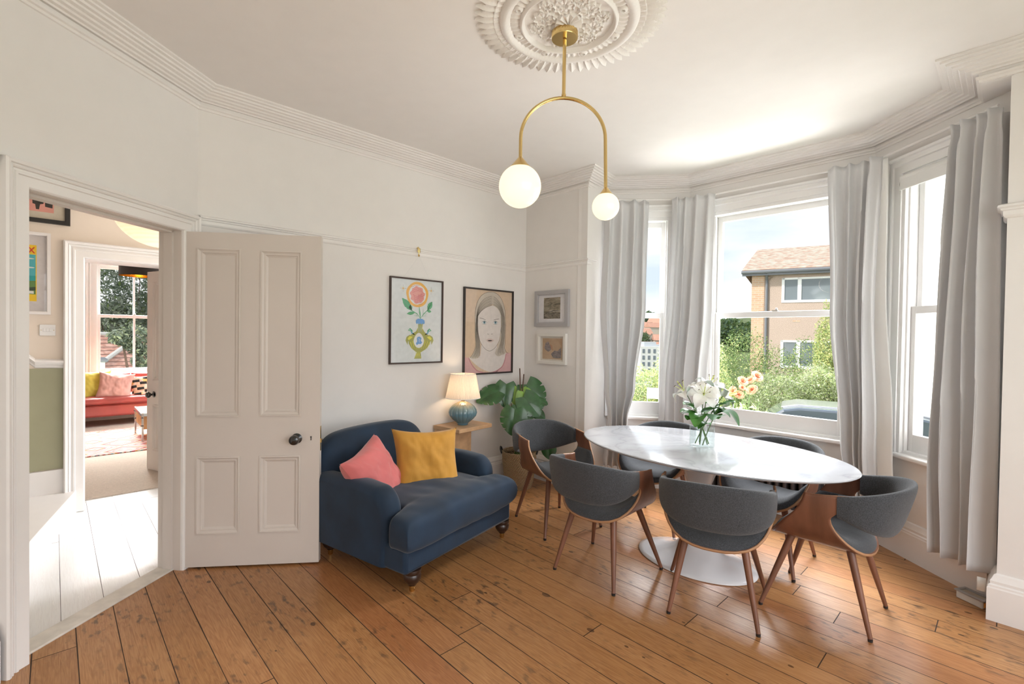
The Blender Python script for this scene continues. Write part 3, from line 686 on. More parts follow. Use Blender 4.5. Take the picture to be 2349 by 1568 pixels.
def lily(base, tip, blooms, leaves, label, seed):
    rnd = random.Random(seed); root = thing('lily_stem', label, 'flower', base, 0, 'white lilies in the glass vase')
    b = Vector((0, 0, 0)); t = Vector(tip) - Vector(base); mid = Vector((t.x * .35, t.y * .35, t.z * .45))
    pts = [b.lerp(mid, k / 4).lerp(mid.lerp(t, k / 4), k / 4) for k in range(5)] if False else [(1 - k) ** 2 * b + 2 * k * (1 - k) * mid + k * k * t for k in [i / 8 for i in range(9)]]
    MB().tube(pts, [.0034] * 5 + [.003, .0028, .0026, .0024], 8).build('stem', M['stem'], root)
    for (d, tilt, sc) in blooms:
        az = radians(d); ax = Vector((cos(az) * sin(radians(tilt)), sin(az) * sin(radians(tilt)), cos(radians(tilt))))
        R = ax.to_track_quat('Z', 'Y').to_matrix().to_4x4(); T0 = Matrix.Translation(t) @ R
        pm = MB()
        for k in range(6):
            Tk = T0 @ Matrix.Rotation(k * pi / 3 + rnd.uniform(-.1, .1), 4, 'Z') @ Matrix.Rotation(rnd.uniform(-.12, .12), 4, 'Y')
            petal_mesh(pm, Tk, .100 * sc, (.024 if k % 2 else .034) * sc, rnd.uniform(.55, .8), 0)
        f = pm.build('petals', M['lily'], root, angle=80)
        cm = MB(); cm.tube([T0 @ Vector((0, 0, 0)), T0 @ Vector((0, 0, .075 * sc))], [.0032, .0022], 8)
        cm.ball(tuple(T0 @ Vector((0, 0, .077 * sc))), .004, 8)
        for k in range(6):
            a = k * pi / 3 + .3; q = [T0 @ Vector((.030 * sc * s ** 1.5 * cos(a), .030 * sc * s ** 1.5 * sin(a), .066 * sc * s)) for s in (0, .4, .75, 1)]
            cm.tube(q, .0009, 5); e = q[-1]; MB().tube([e + Vector((-.005, .002, -.003)), e, e + Vector((.005, -.002, .003))], [.0012, .0022, .0012], 6).build('anther', M['anther'], f)
        cm.build('pistil', M['lilyc'], f)
    lf = MB()
    for (s, d, L0, droop) in leaves:
        p = (1 - s) ** 2 * b + 2 * s * (1 - s) * mid + s * s * t; az = radians(d)
        T = Matrix.Translation(p) @ Matrix.Rotation(az, 4, 'Z')
        def fn(u, v):
            L = L0 * 1.45; w = .27 * L * sin(pi * min(1, v * .95 + .03)) ** .75; x = (u - .5) * 2 * w
            return T @ Vector((L * v * (.88 - .2 * v), x, L * (.35 * v - droop * v * v) + abs(x) * .35))
        lf.grid(fn, 7, 13)
    if leaves: lf.build('leaves', M['lilyleaf'], root, angle=80)
Vb = lambda x, y, z=.016: (VX + x, VY + y, VZ + z)
RTd, FWd = Vector((.6915, .7224)), Vector((-.7224, .6915))
def at(r, f, z): return (VX + RTd.x * r + FWd.x * f, VY + RTd.y * r + FWd.y * f, VZ + z)
lily(Vb(.03, .03), at(-.105, .0, .335), [(200, 38, 1.15)], [(.62, 235, .11, .3), (.75, 250, .08, .2), (.52, 190, .09, .4)], 'white lily with a bloom leaning left over the vase rim', 1)
lily(Vb(-.03, .03), at(-.015, -.05, .33), [(-60, 52, 1.2)], [(.6, -80, .14, .62), (.66, -20, .12, .1), (.8, -120, .07, .3)], 'white lily with the open bloom facing the room', 2)
lily(Vb(.0, -.03), at(.055, .05, .375), [(60, 30, 1.05)], [(.62, 20, .11, .35), (.72, 60, .09, .2), (.55, 100, .10, .3)], 'white lily with the tallest bloom at the back', 3)
lily(Vb(-.035, -.02), at(.125, -.0, .32), [(35, 70, 1.2)], [(.66, 46, .12, .5), (.8, 30, .07, .2), (.58, -40, .12, .3)], 'white lily with a bloom hanging towards the right window', 4)
lily(Vb(.02, -.035), at(.095, -.05, .29), [], [(.78, 50, .15, .75), (.95, 10, .09, .2), (.6, -50, .14, .1), (.72, 80, .08, .2), (.5, -110, .10, .5)], 'leafy lily stem without a bloom trailing a long leaf to the right', 5)
lily(Vb(.035, -.0), at(-.05, .03, .27), [], [(.7, -160, .10, .3), (.85, 150, .08, .3), (.58, -100, .13, .25), (.95, 220, .07, .2)], 'short leafy lily stem without a bloom among the others', 6)

# ------------------------------------------------------------------ blue armchair
def superbox(hwf, y0, y1, zc, th, nu=41, nv=41, pu=5, pv=5, wr=0, seed=0, crown=0, ex=2.4):
    mb = MB(); rnd = Vector((seed * 3.1, seed * 1.7, 0))
    def fn(sg):
        def f(u, v):
            a = 2 * u - 1; b = 2 * v - 1; y = y0 + (y1 - y0) * v
            a2 = sin(a * pi / 2); b2 = sin(b * pi / 2)
            y = (y0 + y1) / 2 + (y1 - y0) / 2 * b2; x = a2 * hwf(y)
            e = max(0, (1 - abs(a2) ** pu)) ** (1 / ex) * max(0, (1 - abs(b2) ** pv)) ** (1 / ex)
            z = zc + sg * th / 2 * e + (crown * (1 - a2 * a2) * (1 - b2 * b2) if sg > 0 else 0)
            if wr: z += wr * e * (noise.noise(Vector((x * 5, y * 5, sg)) + rnd) + .5 * noise.noise(Vector((x * 13, y * 9, sg)) + rnd))
            return (x, y, z)
        return f
    mb.grid(fn(1), nu, nv); mb.grid(fn(-1), nu, nv); return mb
def armchair():
    root = thing('armchair', 'deep navy velvet armchair with scroll arms on turned legs beside the open door', 'armchair', (-2.3385, 1.84, 0), radians(102.3))
    V = M['velvet']
    fr = MB(); fr.box(-.525, .462, -.045, .80, .125, .27); fr.build('seat_rail', V, root, bevel=.022)
    def hw(y):
        t = min(1, max(0, (y - .06) / .05)); return .518 * (1 - t) + .376 * t
    sc = superbox(hw, -.085, .66, .332, .195, 71, 71, 16, 16, wr=.010, seed=2, crown=.035, ex=3.6)
    sco = sc.build('seat_cushion', V, root, angle=80); sco.location = (-.033, 0, 0)
    # arms: padded, rounded at the front, lofted across the width
    for sx, nm in ((-1, 'l'), (1, 'r')):
        mb = MB(); outl = []
        sil = [(.80, .13), (.10, .13), (.095, .30)] + [(.095 + .115 * (1 - cos(a)), .43 + .125 * sin(a)) for a in [i * pi / 20 for i in range(0, 11)]] + [(.32, .563), (.45, .560), (.60, .552), (.80, .545)]
        cy = .45; cz = .34; n = len(sil); K = 15
        for k in range(K):
            t = -1 + 2 * k / (K - 1); w = .064 * sin(t * pi / 2); sh_ = .045 * (1 - sqrt(max(0, 1 - abs(sin(t * pi / 2)) ** 2.6)))
            for (y, z) in sil:
                dy, dz = cy - y, cz - z; yy = y + (sh_ if y < .35 else 0) ; zz = z - (sh_ if z > .4 else 0)
                bulge = .012 * math.exp(-((zz - .50) / .07) ** 2) * sx * (1 if t * sx > 0 else .2) + .006 * math.exp(-((y - .10) / .10) ** 2) * sin(t * pi / 2)
                outl.append((sx * .435 - .033 + w + bulge * abs(t), yy, zz))
        mb.v = outl
        for k in range(K - 1):
            for i in range(n): j = (i + 1) % n; mb.f.append((k * n + i, k * n + j, (k + 1) * n + j, (k + 1) * n + i)); mb.m.append(0)
        mb.f.append(tuple(range(n))); mb.m.append(0); mb.f.append(tuple(range((K - 1) * n, K * n))); mb.m.append(0)
        mb.build('armrest', V, root, angle=60)
    bk = MB()
    def b(u, v):
        a = v * 2 * pi; x = (2 * u - 1); X = -.05 + .455 * sin(x * pi / 2)
        top = .772 - .025 * sin(x * pi / 2) ** 2 - .13 * abs(sin(x * pi / 2)) ** 7; hh = (top - .28) / 2; zc = .28 + hh
        ca, sa = cos(a), sin(a); dz = hh * abs(sa) ** .5 * (1 if sa > 0 else -1); th = .085 * (1 - .6 * abs(sin(x * pi / 2)) ** 8)
        dn = th * abs(ca) ** .7 * (1 if ca > 0 else -1)
        return (X, .70 + dn + (zc + dz - .28) * .22 , zc + dz)
    bk.grid(b, 41, 40, cv=True)
    for k in (0, 40): bk.f.append(tuple(j * 41 + k for j in range(40))); bk.m.append(0)
    bk.build('backrest', V, root, angle=60)
    pf = [(.001, .125), (.048, .125), (.050, .112), (.044, .100), (.049, .090), (.047, .070), (.036, .052), (.024, .040), (.022, .034), (.001, .034)]
    for x, y in ((-.43, .0), (.425, .0), (-.42, .80), (.42, .80)):
        if y > .5: y = .74
        l = MB().lathe(pf, 24, (x, y, 0)).build('leg', M['darkwood'], root)
        MB().lathe([(.001, .036), (.017, .036), (.015, .004), (.012, 0), (.001, 0)], 20, (x, y, 0)).build('ferrule', M['brass'], l)
armchair()
def throw_pillow(name, label, cat, loc, size, thick, euler, m, seed, group=None, mats=None):
    a = size / 2; rnd = Vector((seed * 5.3, seed, 0)); mb = MB()
    def fn(sg):
        def f(u, v):
            p, q = 2 * u - 1, 2 * v - 1; k = .13
            x = a * p * (1 - k * (1 - q * q)); y = a * q * (1 - k * (1 - p * p))
            e = (max(0, 1 - p ** 4) * max(0, 1 - q ** 4)) ** .45
            z = sg * thick / 2 * e * (1 - .18 * noise.noise(Vector((p * 2, q * 2, seed))))
            z += e * .010 * (noise.noise(Vector((p * 3 + q, q * 3, sg + seed)) ) + .6 * noise.noise(Vector((p * 8, q * 4 + p * 3, sg + seed))))
            return (x, y, z)
        return f
    mb.grid(fn(1), 37, 37); mb.grid(fn(-1), 37, 37)
    o = mb.build(name, m, angle=85); o.location = loc; o.rotation_euler = euler; return tag(o, label, cat, group)
RS = Matrix.Rotation(radians(102.3), 4, 'Z'); OS = Vector((-2.3385, 1.84, 0))
def on_sofa(x, y, z): p = RS @ Vector((x, y, 0)); return (OS.x + p.x, OS.y + p.y, z)
def eul(az, tilt, spin): return (Matrix.Rotation(radians(az), 4, 'Z') @ Matrix.Rotation(radians(tilt), 4, 'X') @ Matrix.Rotation(radians(spin), 4, 'Z')).to_euler()
throw_pillow('cushion', 'coral pink velvet cushion leaning in the left corner of the navy armchair', 'cushion', on_sofa(-.315, .46, .525), .40, .18, eul(102.3 + 14, 66, 16), M['pink'], 1)
throw_pillow('cushion', 'mustard yellow velvet cushion leaning in the middle of the navy armchair', 'cushion', on_sofa(.060, .375, .545), .46, .20, eul(102.3 - 30, 66, -3), M['mustard'], 2)

# ------------------------------------------------------------------ oak side table and lamp
st = thing('side_table', 'light oak side table under the blue ceramic lamp', 'side table', (-3.272, 2.562, 0), radians(97))
MB().box(-.20, .20, -.155, .155, .598, .630).build('table_top', M['oak'], st, bevel=.003)
MB().box(-.17, .055, -.045, -.018, .0305, .599).build('front_panel', M['oak'], st, bevel=.002)
MB().box(-.196, -.170, -.035, .150, .0305, .599).build('side_panel', M['oak'], st, bevel=.002)
MB().box(-.20, .20, -.15, .15, .0, .030).build('base', M['oak'], st, bevel=.003)
lp = thing('table_lamp', 'table lamp with a ribbed blue ceramic body and pleated cream shade, switched on', 'lamp', (-3.262, 2.548, .631)); lp.scale = (.84, .84, .92)
bodyp = [(.001, 0), (.052, 0), (.055, .004), (.052, .012), (.075, .030), (.110, .055), (.137, .085), (.146, .115), (.140, .142), (.118, .172), (.085, .196), (.050, .212), (.024, .220), (.016, .224), (.001, .224)]
def crm():
    m = bpy.data.materials.new('blue_glaze'); m.use_nodes = True; t = m.node_tree; b = t.nodes['Principled BSDF']
    tc = N(t, 'ShaderNodeTexCoord'); s = N(t, 'ShaderNodeSeparateXYZ'); t.links.new(tc.outputs['Object'], s.inputs[0])
    n = N(t, 'ShaderNodeTexNoise', i_Scale=16., i_Detail=4.); t.links.new(tc.outputs['Object'], n.inputs['Vector'])
    h = MA(t, 'ADD', s.outputs[2], MA(t, 'MULTIPLY', MA(t, 'SUBTRACT', n.outputs['Fac'], .5), .05))
    c = RAMP(t, MA(t, 'MULTIPLY', h, 4.4), [(0, (.08, .17, .22)), (.45, (.12, .24, .30)), (.72, (.20, .27, .27)), (.92, (.36, .29, .19)), (1, (.40, .30, .18))])
    t.links.new(c, b.inputs['Base Color']); b.inputs['Roughness'].default_value = .16; b.inputs['Coat Weight'].default_value = .5; return m
MB().lathe(bodyp, 180, rib=lambda a, z: 1 - .055 * (1 - abs(sin(a * 9))) ** 2.2 * (1 if .01 < z < .215 else 0)).build('ceramic_body', crm(), lp, angle=80)
MB().lathe([(.012, .222), (.019, .226), (.019, .236), (.012, .240), (.006, .242), (.006, .275), (.001, .276)], 24).build('neck', M['brass'], lp)
shm = bpy.data.materials.new('lamp_shade_fabric'); shm.use_nodes = True
_t = shm.node_tree; _bs = _t.nodes['Principled BSDF']; _bs.inputs['Base Color'].default_value = (.82, .76, .68, 1); _bs.inputs['Roughness'].default_value = .9
_tl = _t.nodes.new('ShaderNodeBsdfTranslucent'); _tl.inputs[0].default_value = (.85, .76, .64, 1); _ms = _t.nodes.new('ShaderNodeMixShader'); _ms.inputs[0].default_value = .30
_t.links.new(_bs.outputs[0], _ms.inputs[1]); _t.links.new(_tl.outputs[0], _ms.inputs[2]); _t.links.new(_ms.outputs[0], _t.nodes['Material Output'].inputs[0])
def shade(u, v):
    a = u * 2 * pi; r = (.178 * (1 - v) + .128 * v) * (1 + .010 * sin(a * 72)); return (r * cos(a), r * sin(a), .252 + .222 * v)
sh = MB().grid(shade, 432, 6, cu=True).build('lamp_shade', shm, lp, angle=80)
MB().lathe([(.176, .250), (.180, .250), (.180, .257), (.176, .257)], 64).build('shade_trim', M['lining'], sh); MB().lathe([(.126, .471), (.130, .471), (.130, .477), (.126, .477)], 64).build('shade_trim', M['lining'], sh)
MB().tube([(0, 0, .27), (0, 0, .30)], .012, 12).ball((0, 0, .345), .028, 20).build('bulb', glow('bulb_glow', (1, .78, .45), 6), lp)
lamp('table_lamp_light', 'POINT', (-3.262, 2.548, .631 + .318), 3.4, (1, .70, .45), radius=.03)

# ------------------------------------------------------------------ curtains on the bay track
def curtain(name, label, keys, n, amp, seed, lining_side=None, mt=None):
    """keys: (z, [plan points]) from top to hem; folds run along the plan line, swelling towards the room"""
    rnd = random.Random(seed); root_xy = keys[0][1][0]
    root = thing(name, label, 'curtain', (root_xy[0], root_xy[1], 0), 0, 'silver grey bay curtains')
    def plan(pts, u):
        P = [Vector(p) for p in pts]; Ls = [(b - a).length for a, b in zip(P, P[1:])]; t = u * sum(Ls)
        for (a, b), l in zip(zip(P, P[1:]), Ls):
            if t <= l + 1e-9: return a.lerp(b, t / l), (b - a).normalized()
            t -= l
        return P[-1], (P[-1] - P[-2]).normalized()
    def interp(z, u):
        for (za, pa), (zb, pb) in zip(keys, keys[1:]):
            if z >= zb - 1e-9:
                f = (za - z) / (za - zb); f = f * f * (3 - 2 * f); A, da = plan(pa, u); B, db = plan(pb, u)
                return A.lerp(B, f), da.lerp(db, f).normalized()
        return plan(keys[-1][1], u)
    zt, zb = keys[0][0], keys[-1][0]; ph = [rnd.uniform(-.4, .4) for _ in range(n + 2)]; wd = [rnd.uniform(.75, 1.3) for _ in range(n)]; tot = sum(wd); cs = [0]
    for w in wd: cs.append(cs[-1] + w / tot)
    am = [rnd.uniform(.75, 1.25) for _ in range(n)]
    def fold(u, v):
        for k in range(n):
            if u <= cs[k + 1] + 1e-9:
                f = (u - cs[k]) / (cs[k + 1] - cs[k]); break
        a = (1 - cos(2 * pi * f)) / 2; a = a ** (1.0 - .35 * v); sk = sin(2 * pi * f)
        return k, a * am[k], sk
    NU, NV = n * 16 + 1, 60
    def fn(u, v):
        z = zt + (zb - zt) * v
        # slow drift of the folds down the cloth
        uu = min(1, max(0, u + .018 * sin(pi * u) * sin(v * 5 + seed)))
        k, a, sk = fold(uu, v); p, d = interp(z, u); nr = Vector((d.y, -d.x))
        g = amp * (.60 + .55 * v) ; head = math.exp(-((v - .025) / .02) ** 2)
        off = g * (a - .35) * (1 - .35 * head) + .006 * sin(v * 9 + k * 2 + seed) * a
        p = p + nr * off + d * (.012 * sk * (.5 + v) + .004 * sin(v * 7 + k))
        z += .004 * sin(k * 2.3 + u * 30) * (v > .97) + (.010 * a * (v < .02))
        return (p.x - root_xy[0], p.y - root_xy[1], z)
    o = MB().grid(fn, NU, NV).build('curtain_fabric', mt or M['curtain'], root, angle=80)
    md = o.modifiers.new('cloth', 'SOLIDIFY'); md.thickness = .004; md.offset = -1
    hk = MB()
    if lining_side is not None:
        k0, w = lining_side
        def lf(u, v):
            z = zt - .03 + (zb + .01 - zt) * v; p, d = interp(max(z, zb), 1.0 if k0 else 0.0); nr = Vector((d.y, -d.x)); q = p + d * ((.005 + u * w * (.4 + .6 * min(1, v * 1.6))) * (1 if k0 else -1)) + nr * (.012 * sin(u * 3) - .008)
            return (q.x - root_xy[0], q.y - root_xy[1], z)
        l = MB().grid(lf, 12, 30).build('lining', M['lining'], root, angle=80); m2 = l.modifiers.new('cloth', 'SOLIDIFY'); m2.thickness = .002
    for i in range(n):
        u = (cs[i] + cs[i + 1]) / 2; p, d = interp(zt, u); nr = Vector((d.y, -d.x)); p = p - nr * .012
        h = MB().tube([(p.x - root_xy[0], p.y - root_xy[1], zt - .05), (p.x - root_xy[0] - nr.x * .006, p.y - root_xy[1] - nr.y * .006, zt - .02), (p.x - root_xy[0], p.y - root_xy[1], zt + .004)], .0022, 6).build('hook', M['lining'], root)
    return root
curtain('curtain', 'grey curtain at the far left of the bay, partly hidden by the small globe',
    [(2.635, [(-2.60, 3.645), (-2.305, 3.905)]), (1.70, [(-2.618, 3.625), (-2.312, 3.90)]), (.95, [(-2.575, 3.66), (-2.375, 3.84)]), (.66, [(-2.55, 3.685), (-2.42, 3.80)]), (.215, [(-2.585, 3.66), (-2.43, 3.79)])], 4, .085, 3)
curtain('curtain', 'grey curtain hanging between the left and middle windows behind the lilies',
    [(2.655, [(-2.145, 4.03), (-2.06, 4.10), (-1.80, 4.12)]), (1.70, [(-2.165, 4.02), (-2.06, 4.10), (-1.81, 4.12)]), (.92, [(-2.20, 3.99), (-2.06, 4.10), (-1.86, 4.12)]), (.20, [(-2.22, 3.97), (-2.07, 4.08), (-1.80, 4.10)])], 4, .080, 5)
curtain('curtain', 'grey curtain hanging between the middle and right windows above the chair at the table end',
    [(2.655, [(-.965, 4.11), (-.72, 4.11), (-.640, 4.045)]), (1.66, [(-.935, 4.11), (-.75, 4.11), (-.665, 4.05)]), (.71, [(-.850, 4.10), (-.72, 4.08), (-.63, 4.02)]), (.20, [(-.80, 4.08), (-.70, 4.06), (-.60, 3.99)])], 4, .085, 8, lining_side=(1, .115))
curtain('curtain', 'grey curtain at the right end of the bay beside the pilaster, hem showing',
    [(2.635, [(-.265, 3.745), (-.070, 3.57)]), (1.37, [(-.290, 3.77), (-.066, 3.56)]), (.75, [(-.300, 3.77), (-.066, 3.56)]), (.185, [(-.285, 3.755), (-.062, 3.56)])], 4, .110, 12)
tr = MB()
for a, b in zip([(-2.62, 3.68), (-2.06, 4.19), (-.715, 4.19), (-.075, 3.62)], [(-2.06, 4.19), (-.715, 4.19), (-.075, 3.62)]): tr.tube([(a[0], a[1], 2.668), (b[0], b[1], 2.668)], .009, 10)
tag(MB().tube([(-2.62, 3.69, 2.668), (-2.06, 4.19, 2.668), (-.715, 4.19, 2.668), (-.075, 3.635, 2.668)], .009, 10).build('curtain_track', M['trim']), 'slim white curtain track following the bay above the windows', 'curtain track')
tg = thing('weight_tag', 'small cream fabric loop hanging below the hem of the right-hand curtain', 'fabric loop', (-.085, 3.50, .09))
sgp = [(0, .093), (-.004, .06), (-.002, .032), (.006, .020), (.016, .022), (.020, .036), (.018, .08)]
tb_ = MB().grid(lambda u, v: (-.017 + .034 * u, sgp[int(round(v * 6))][0] - .01, sgp[int(round(v * 6))][1]), 5, 7).build('strap', M['lining'], tg); m2 = tb_.modifiers.new('cloth', 'SOLIDIFY'); m2.thickness = .003

# ------------------------------------------------------------------ radiator under the middle window
rad = thing('radiator', 'dark cast iron column radiator below the middle bay window', 'radiator', (-1.355, 4.135, 0))
for k in range(15):
    x = -.40 + k * .056
    col = MB()
    for y in (-.045, 0, .045): col.tube([(x, y, .105), (x, y, .13), (x, y, .53), (x, y, .555)], [.013, .016, .016, .013], 10)
    col.tube([(x, -.045, .115), (x, .045, .115)], .018, 10).tube([(x, -.045, .545), (x, .045, .545)], .018, 10)
    col.build('column', M['iron'], rad, angle=60)
MB().tube([(-.42, 0, .125), (.40, 0, .125)], .016, 12).tube([(-.42, 0, .535), (.40, 0, .535)], .016, 12).build('header_pipe', M['iron'], rad)
MB().tube([(-.42, 0, .125), (-.47, 0, .125), (-.475, 0, .10), (-.475, 0, 0)], .010, 10).build('supply_pipe', M['brass'], rad)
MB().lathe([(.001, .10), (.018, .10), (.020, .13), (.018, .17), (.001, .175)], 16, (-.475, 0, 0)).build('valve', M['blackm'], rad)
for x in (-.40, .384):
    MB().box(x - .012, x + .012, -.05, .05, 0, .11).build('foot', M['iron'], rad, bevel=.004)

# ------------------------------------------------------------------ plastic box by the pilaster
pb = thing('plastic_box', 'small grey and white plastic box on the floor beside the right pilaster', 'box', (-.115, 3.595, 0), radians(-31))
MB().box(-.062, .062, -.034, .034, 0, .038).build('tray', mat('box_white', (.72, .70, .66), .4), pb, bevel=.004)
ld = MB(); ld.box(-.068, .068, -.040, -.024, .039, .048).box(-.068, .068, .024, .040, .039, .048).box(-.068, -.052, -.024, .024, .039, .048).box(.052, .068, -.024, .024, .039, .048).build('lid_frame', mat('box_grey', (.34, .32, .31), .3), pb, bevel=.002)
MB().box(-.052, .052, -.024, .024, .0385, .041).build('window', mat('box_inside', (.40, .33, .25), .5), pb, flat=True)
MB().box(.063, .067, -.026, .02, .008, .034).build('orange_tab', mat('orange_plastic', (.75, .30, .04), .4), pb, flat=True)

# ------------------------------------------------------------------ monstera in a basket
bkt = thing('woven_basket', 'round woven basket holding the monstera beside the navy armchair', 'basket', (-3.145, 3.125, 0))
def basket(u, v):
    pf = [(.115, 0), (.128, .04), (.140, .10), (.150, .18), (.157, .25), (.160, .31), (.162, .335), (.156, .340), (.148, .334), (.146, .30)]
    r, z = pf[int(round(v * 9))]; a = u * 2 * pi; return (r * cos(a), r * sin(a), z)
bo = MB().grid(basket, 64, 10, cu=True); ob = bo.build('basket_body', M['basket'], bkt, angle=80)
uvl = ob.data.uv_layers.new(name='uv')
for p in ob.data.polygons:
    us = []
    for li in p.loop_indices:
        vi = ob.data.loops[li].vertex_index; us.append(((vi % 64) / 64, (vi // 64)))
    wrap = max(u for u, _ in us) - min(u for u, _ in us) > .5
    zz = [0, .115, .29, .52, .73, .90, .975, 1.0, 1.02, 1.1]
    for li, (u, j) in zip(p.loop_indices, us): uvl.data[li].uv = ((u + 1 if wrap and u < .5 else u), zz[j])
MB().lathe([(.001, .27), (.146, .27)], 32).build('soil', M['soil'], bkt)
for sgn in (1, -1):
    h = MB(); a0 = radians(222 if sgn > 0 else 42); ca, sa = cos(a0), sin(a0); tt = Vector((-sa, ca, 0))
    h.tube([Vector((ca, sa, 0)) * .160 + tt * -.045 + Vector((0, 0, .315)), Vector((ca, sa, 0)) * .172 + tt * -.035 + Vector((0, 0, .355)), Vector((ca, sa, 0)) * .176 + Vector((0, 0, .368)), Vector((ca, sa, 0)) * .172 + tt * .035 + Vector((0, 0, .355)), Vector((ca, sa, 0)) * .160 + tt * .045 + Vector((0, 0, .315))], .008, 10)
    h.build('handle', M['blackm'], bkt)
mo = thing('monstera_plant', 'green monstera with split leaves growing in the woven basket', 'houseplant', (-3.145, 3.125, .271))
mo_o = mo.location.copy()
def monstera_leaf(d, n0, base, L, m, slits=True, droop=.35, seed=0):
    """base: where the stalk joins (plant space); d: direction of the midrib; n0: where the blade looks"""
    d = Vector(d).normalized(); n0 = Vector(n0); nrm = (n0 - d * n0.dot(d)).normalized(); side = d.cross(nrm).normalized()
    rnd = random.Random(seed); mb = MB(); n = 54; B = Vector(base)
    def wdt(t): return .54 * L * (max(0, sin(pi * (t * .96 + .04) ** .62))) ** .75 * (1.06 - .25 * t)
    ph = rnd.uniform(0, 1)
    for sg in (-1, 1):
        rows = []
        for i in range(n):
            t = i / (n - 1); w = wdt(t); q = (t * 5.0 + ph + (.3 if sg > 0 else 0)) % 1
            cut = 1.0
            if slits and .22 < t < .85: cut = 1 - .44 * math.exp(-((q - .5) / .06) ** 2)
            row = []
            for k in range(7):
                f = k / 6; ww = w * f * (cut if k > 0 else 1); fwd = .30 * w * f
                s_ = t * L + fwd - .16 * L * (1 - t) ** 3 * f * 1.6
                z = -droop * (s_ / L) ** 2 * L * .55 + .30 * ww * (1 - ww / (1.1 * L)) - .42 * ww * ww / L
                row.append(B + d * s_ + side * (sg * ww) + nrm * z)
            rows.append(row)
        vs = [v for r in rows for v in r]; fs = [(i * 7 + k, i * 7 + k + 1, (i + 1) * 7 + k + 1, (i + 1) * 7 + k) for i in range(n - 1) for k in range(6)]
        mb.add(vs, fs)
    return mb.build('leaf', m, mo, angle=80)
def pv(r, f, z): return Vector((RTd.x * r + FWd.x * f, RTd.y * r + FWd.y * f, z))
def leafset(dat):
    for i, (base, tip, nn, L, m, sl, dr) in enumerate(dat):
        b = pv(base[0], base[1], base[2] - .271); e = pv(tip[0], tip[1], tip[2] - .271)
        monstera_leaf(e - b, pv(*nn), b, L, M[m], sl, dr, i)
        r = Vector((random.uniform(-.04, .04), random.uniform(-.04, .04), 0)); mid = Vector((b.x * .35, b.y * .35, b.z * .62))
        MB().tube([(1 - k) ** 2 * r + 2 * k * (1 - k) * mid + k * k * b for k in [j / 8 for j in range(9)]], [.006 - .0004 * j for j in range(9)], 8).build('stalk', M['stem'], mo)
# blades in (across the view, depth, height) around the basket
leafset([
    ((-.20, -.02, .890), (-.40, -.08, .815), (-.25, -.75, .65), .225, 'leafd', True, .35),
    ((-.13, .04, .950), (-.145, -.02, .745), (.15, -1, .25), .215, 'leafd', True, .2),
    ((.00, .03, .905), (-.015, -.02, .74), (-.2, -1, .3), .18, 'leafl', False, .2),
    ((.03, .00, .885), (.08, -.03, .74), (.3, -1, .3), .17, 'leafl', True, .2),
    ((.06, .07, .945), (.20, .02, .76), (.25, -1, .45), .27, 'leafd', True, .25),
    ((.03, -.03, .840), (.17, -.08, .70), (.1, -1, .6), .23, 'leafd', True, .3),
    ((-.05, -.10, .735), (-.075, -.15, .53), (-.1, -1, .25), .235, 'leafd', True, .15),
    ((.00, -.05, .760), (.08, -.12, .60), (.35, -1, .3), .21, 'leafd', True, .2),
    ((.14, .08, .690), (.21, .06, .655), (.1, -.8, .7), .12, 'leafd', False, .5),
    ((.16, .10, .745), (.22, .10, .73), (.1, -.8, .7), .07, 'leafd', False, .5),
    ((-.02, -.02, .60), (.0, -.10, .47), (.2, -1, .3), .14, 'leafd', False, .3),
    ((.27, -.02, .400), (.275, -.05, .26), (-.2, -1, .2), .135, 'leafd', False, .2),
    ((.11, .02, .820), (.24, .02, .80), (.2, -.7, .8), .16, 'leafd', True, .5)])
for a, b in (((.01, .03, 0), (.00, -.01, .83)), ((-.02, -.01, 0), (.01, .035, .775))):
    MB().tube([a, b], .0055, 8).build('stake', M['stake'], mo)

# ------------------------------------------------------------------ pictures
def flat(mb, poly, y, mi, cx=0, cz=0, k=1): # filled outline lying on the print
    from mathutils.geometry import tessellate_polygon
    pts = [Vector((p[0] * k + cx, p[1] * k + cz, 0)) for p in poly]; tr_ = tessellate_polygon([pts])
    mb.add([(p.x, y, p.y) for p in pts], [tuple(t) for t in tr_], mi)
def line(mb, pts, w, y, mi):
    P = [Vector(p) for p in pts]; L = []
    for i, p in enumerate(P):
        d = (P[min(i + 1, len(P) - 1)] - P[max(i - 1, 0)]); d = d.normalized() if d.length else Vector((1, 0)); n = Vector((-d.y, d.x)); k = w / 2 * (1 if 0 < i < len(P) - 1 else .35); L.append((p + n * k, p - n * k))
    vs = [(q.x, y, q.y) for a in L for q in a]; mb.add(vs, [(2 * i, 2 * i + 1, 2 * i + 3, 2 * i + 2) for i in range(len(P) - 1)], mi)
def bez(pts, n=14):
    out = []
    P = [Vector(p) for p in pts]
    for i in range(0, len(P) - 2, 2):
        a, b, c = P[i:i + 3]
        for k in range(n): t = k / n; out.append(tuple((1 - t) ** 2 * a + 2 * t * (1 - t) * b + t * t * c))
    out.append(tuple(P[-1])); return out
def ell(cx, cz, rx, rz, n=32, a0=0, a1=2 * pi): return [(cx + rx * cos(a0 + (a1 - a0) * i / n), cz + rz * sin(a0 + (a1 - a0) * i / n)) for i in range(n + (a1 - a0 < 6.2))]
def frame(root, w, h, fw, depth, m, back=None):
    mb = MB(); x, z = w / 2, h / 2
    sweep2(mb, Matrix.Identity(4), [(-x, -z), (x, -z), (x, z), (-x, z)], [(0, 0), (0, -depth), (fw * .25, -depth), (fw * .8, -depth), (fw, -depth + .004), (fw, -.006)], closed=True)
    mb.build('frame', m, root, flat=True)
flatmats = {}
def ink(name, c): return mat(name, c, .75, var=.04, vscale=30)
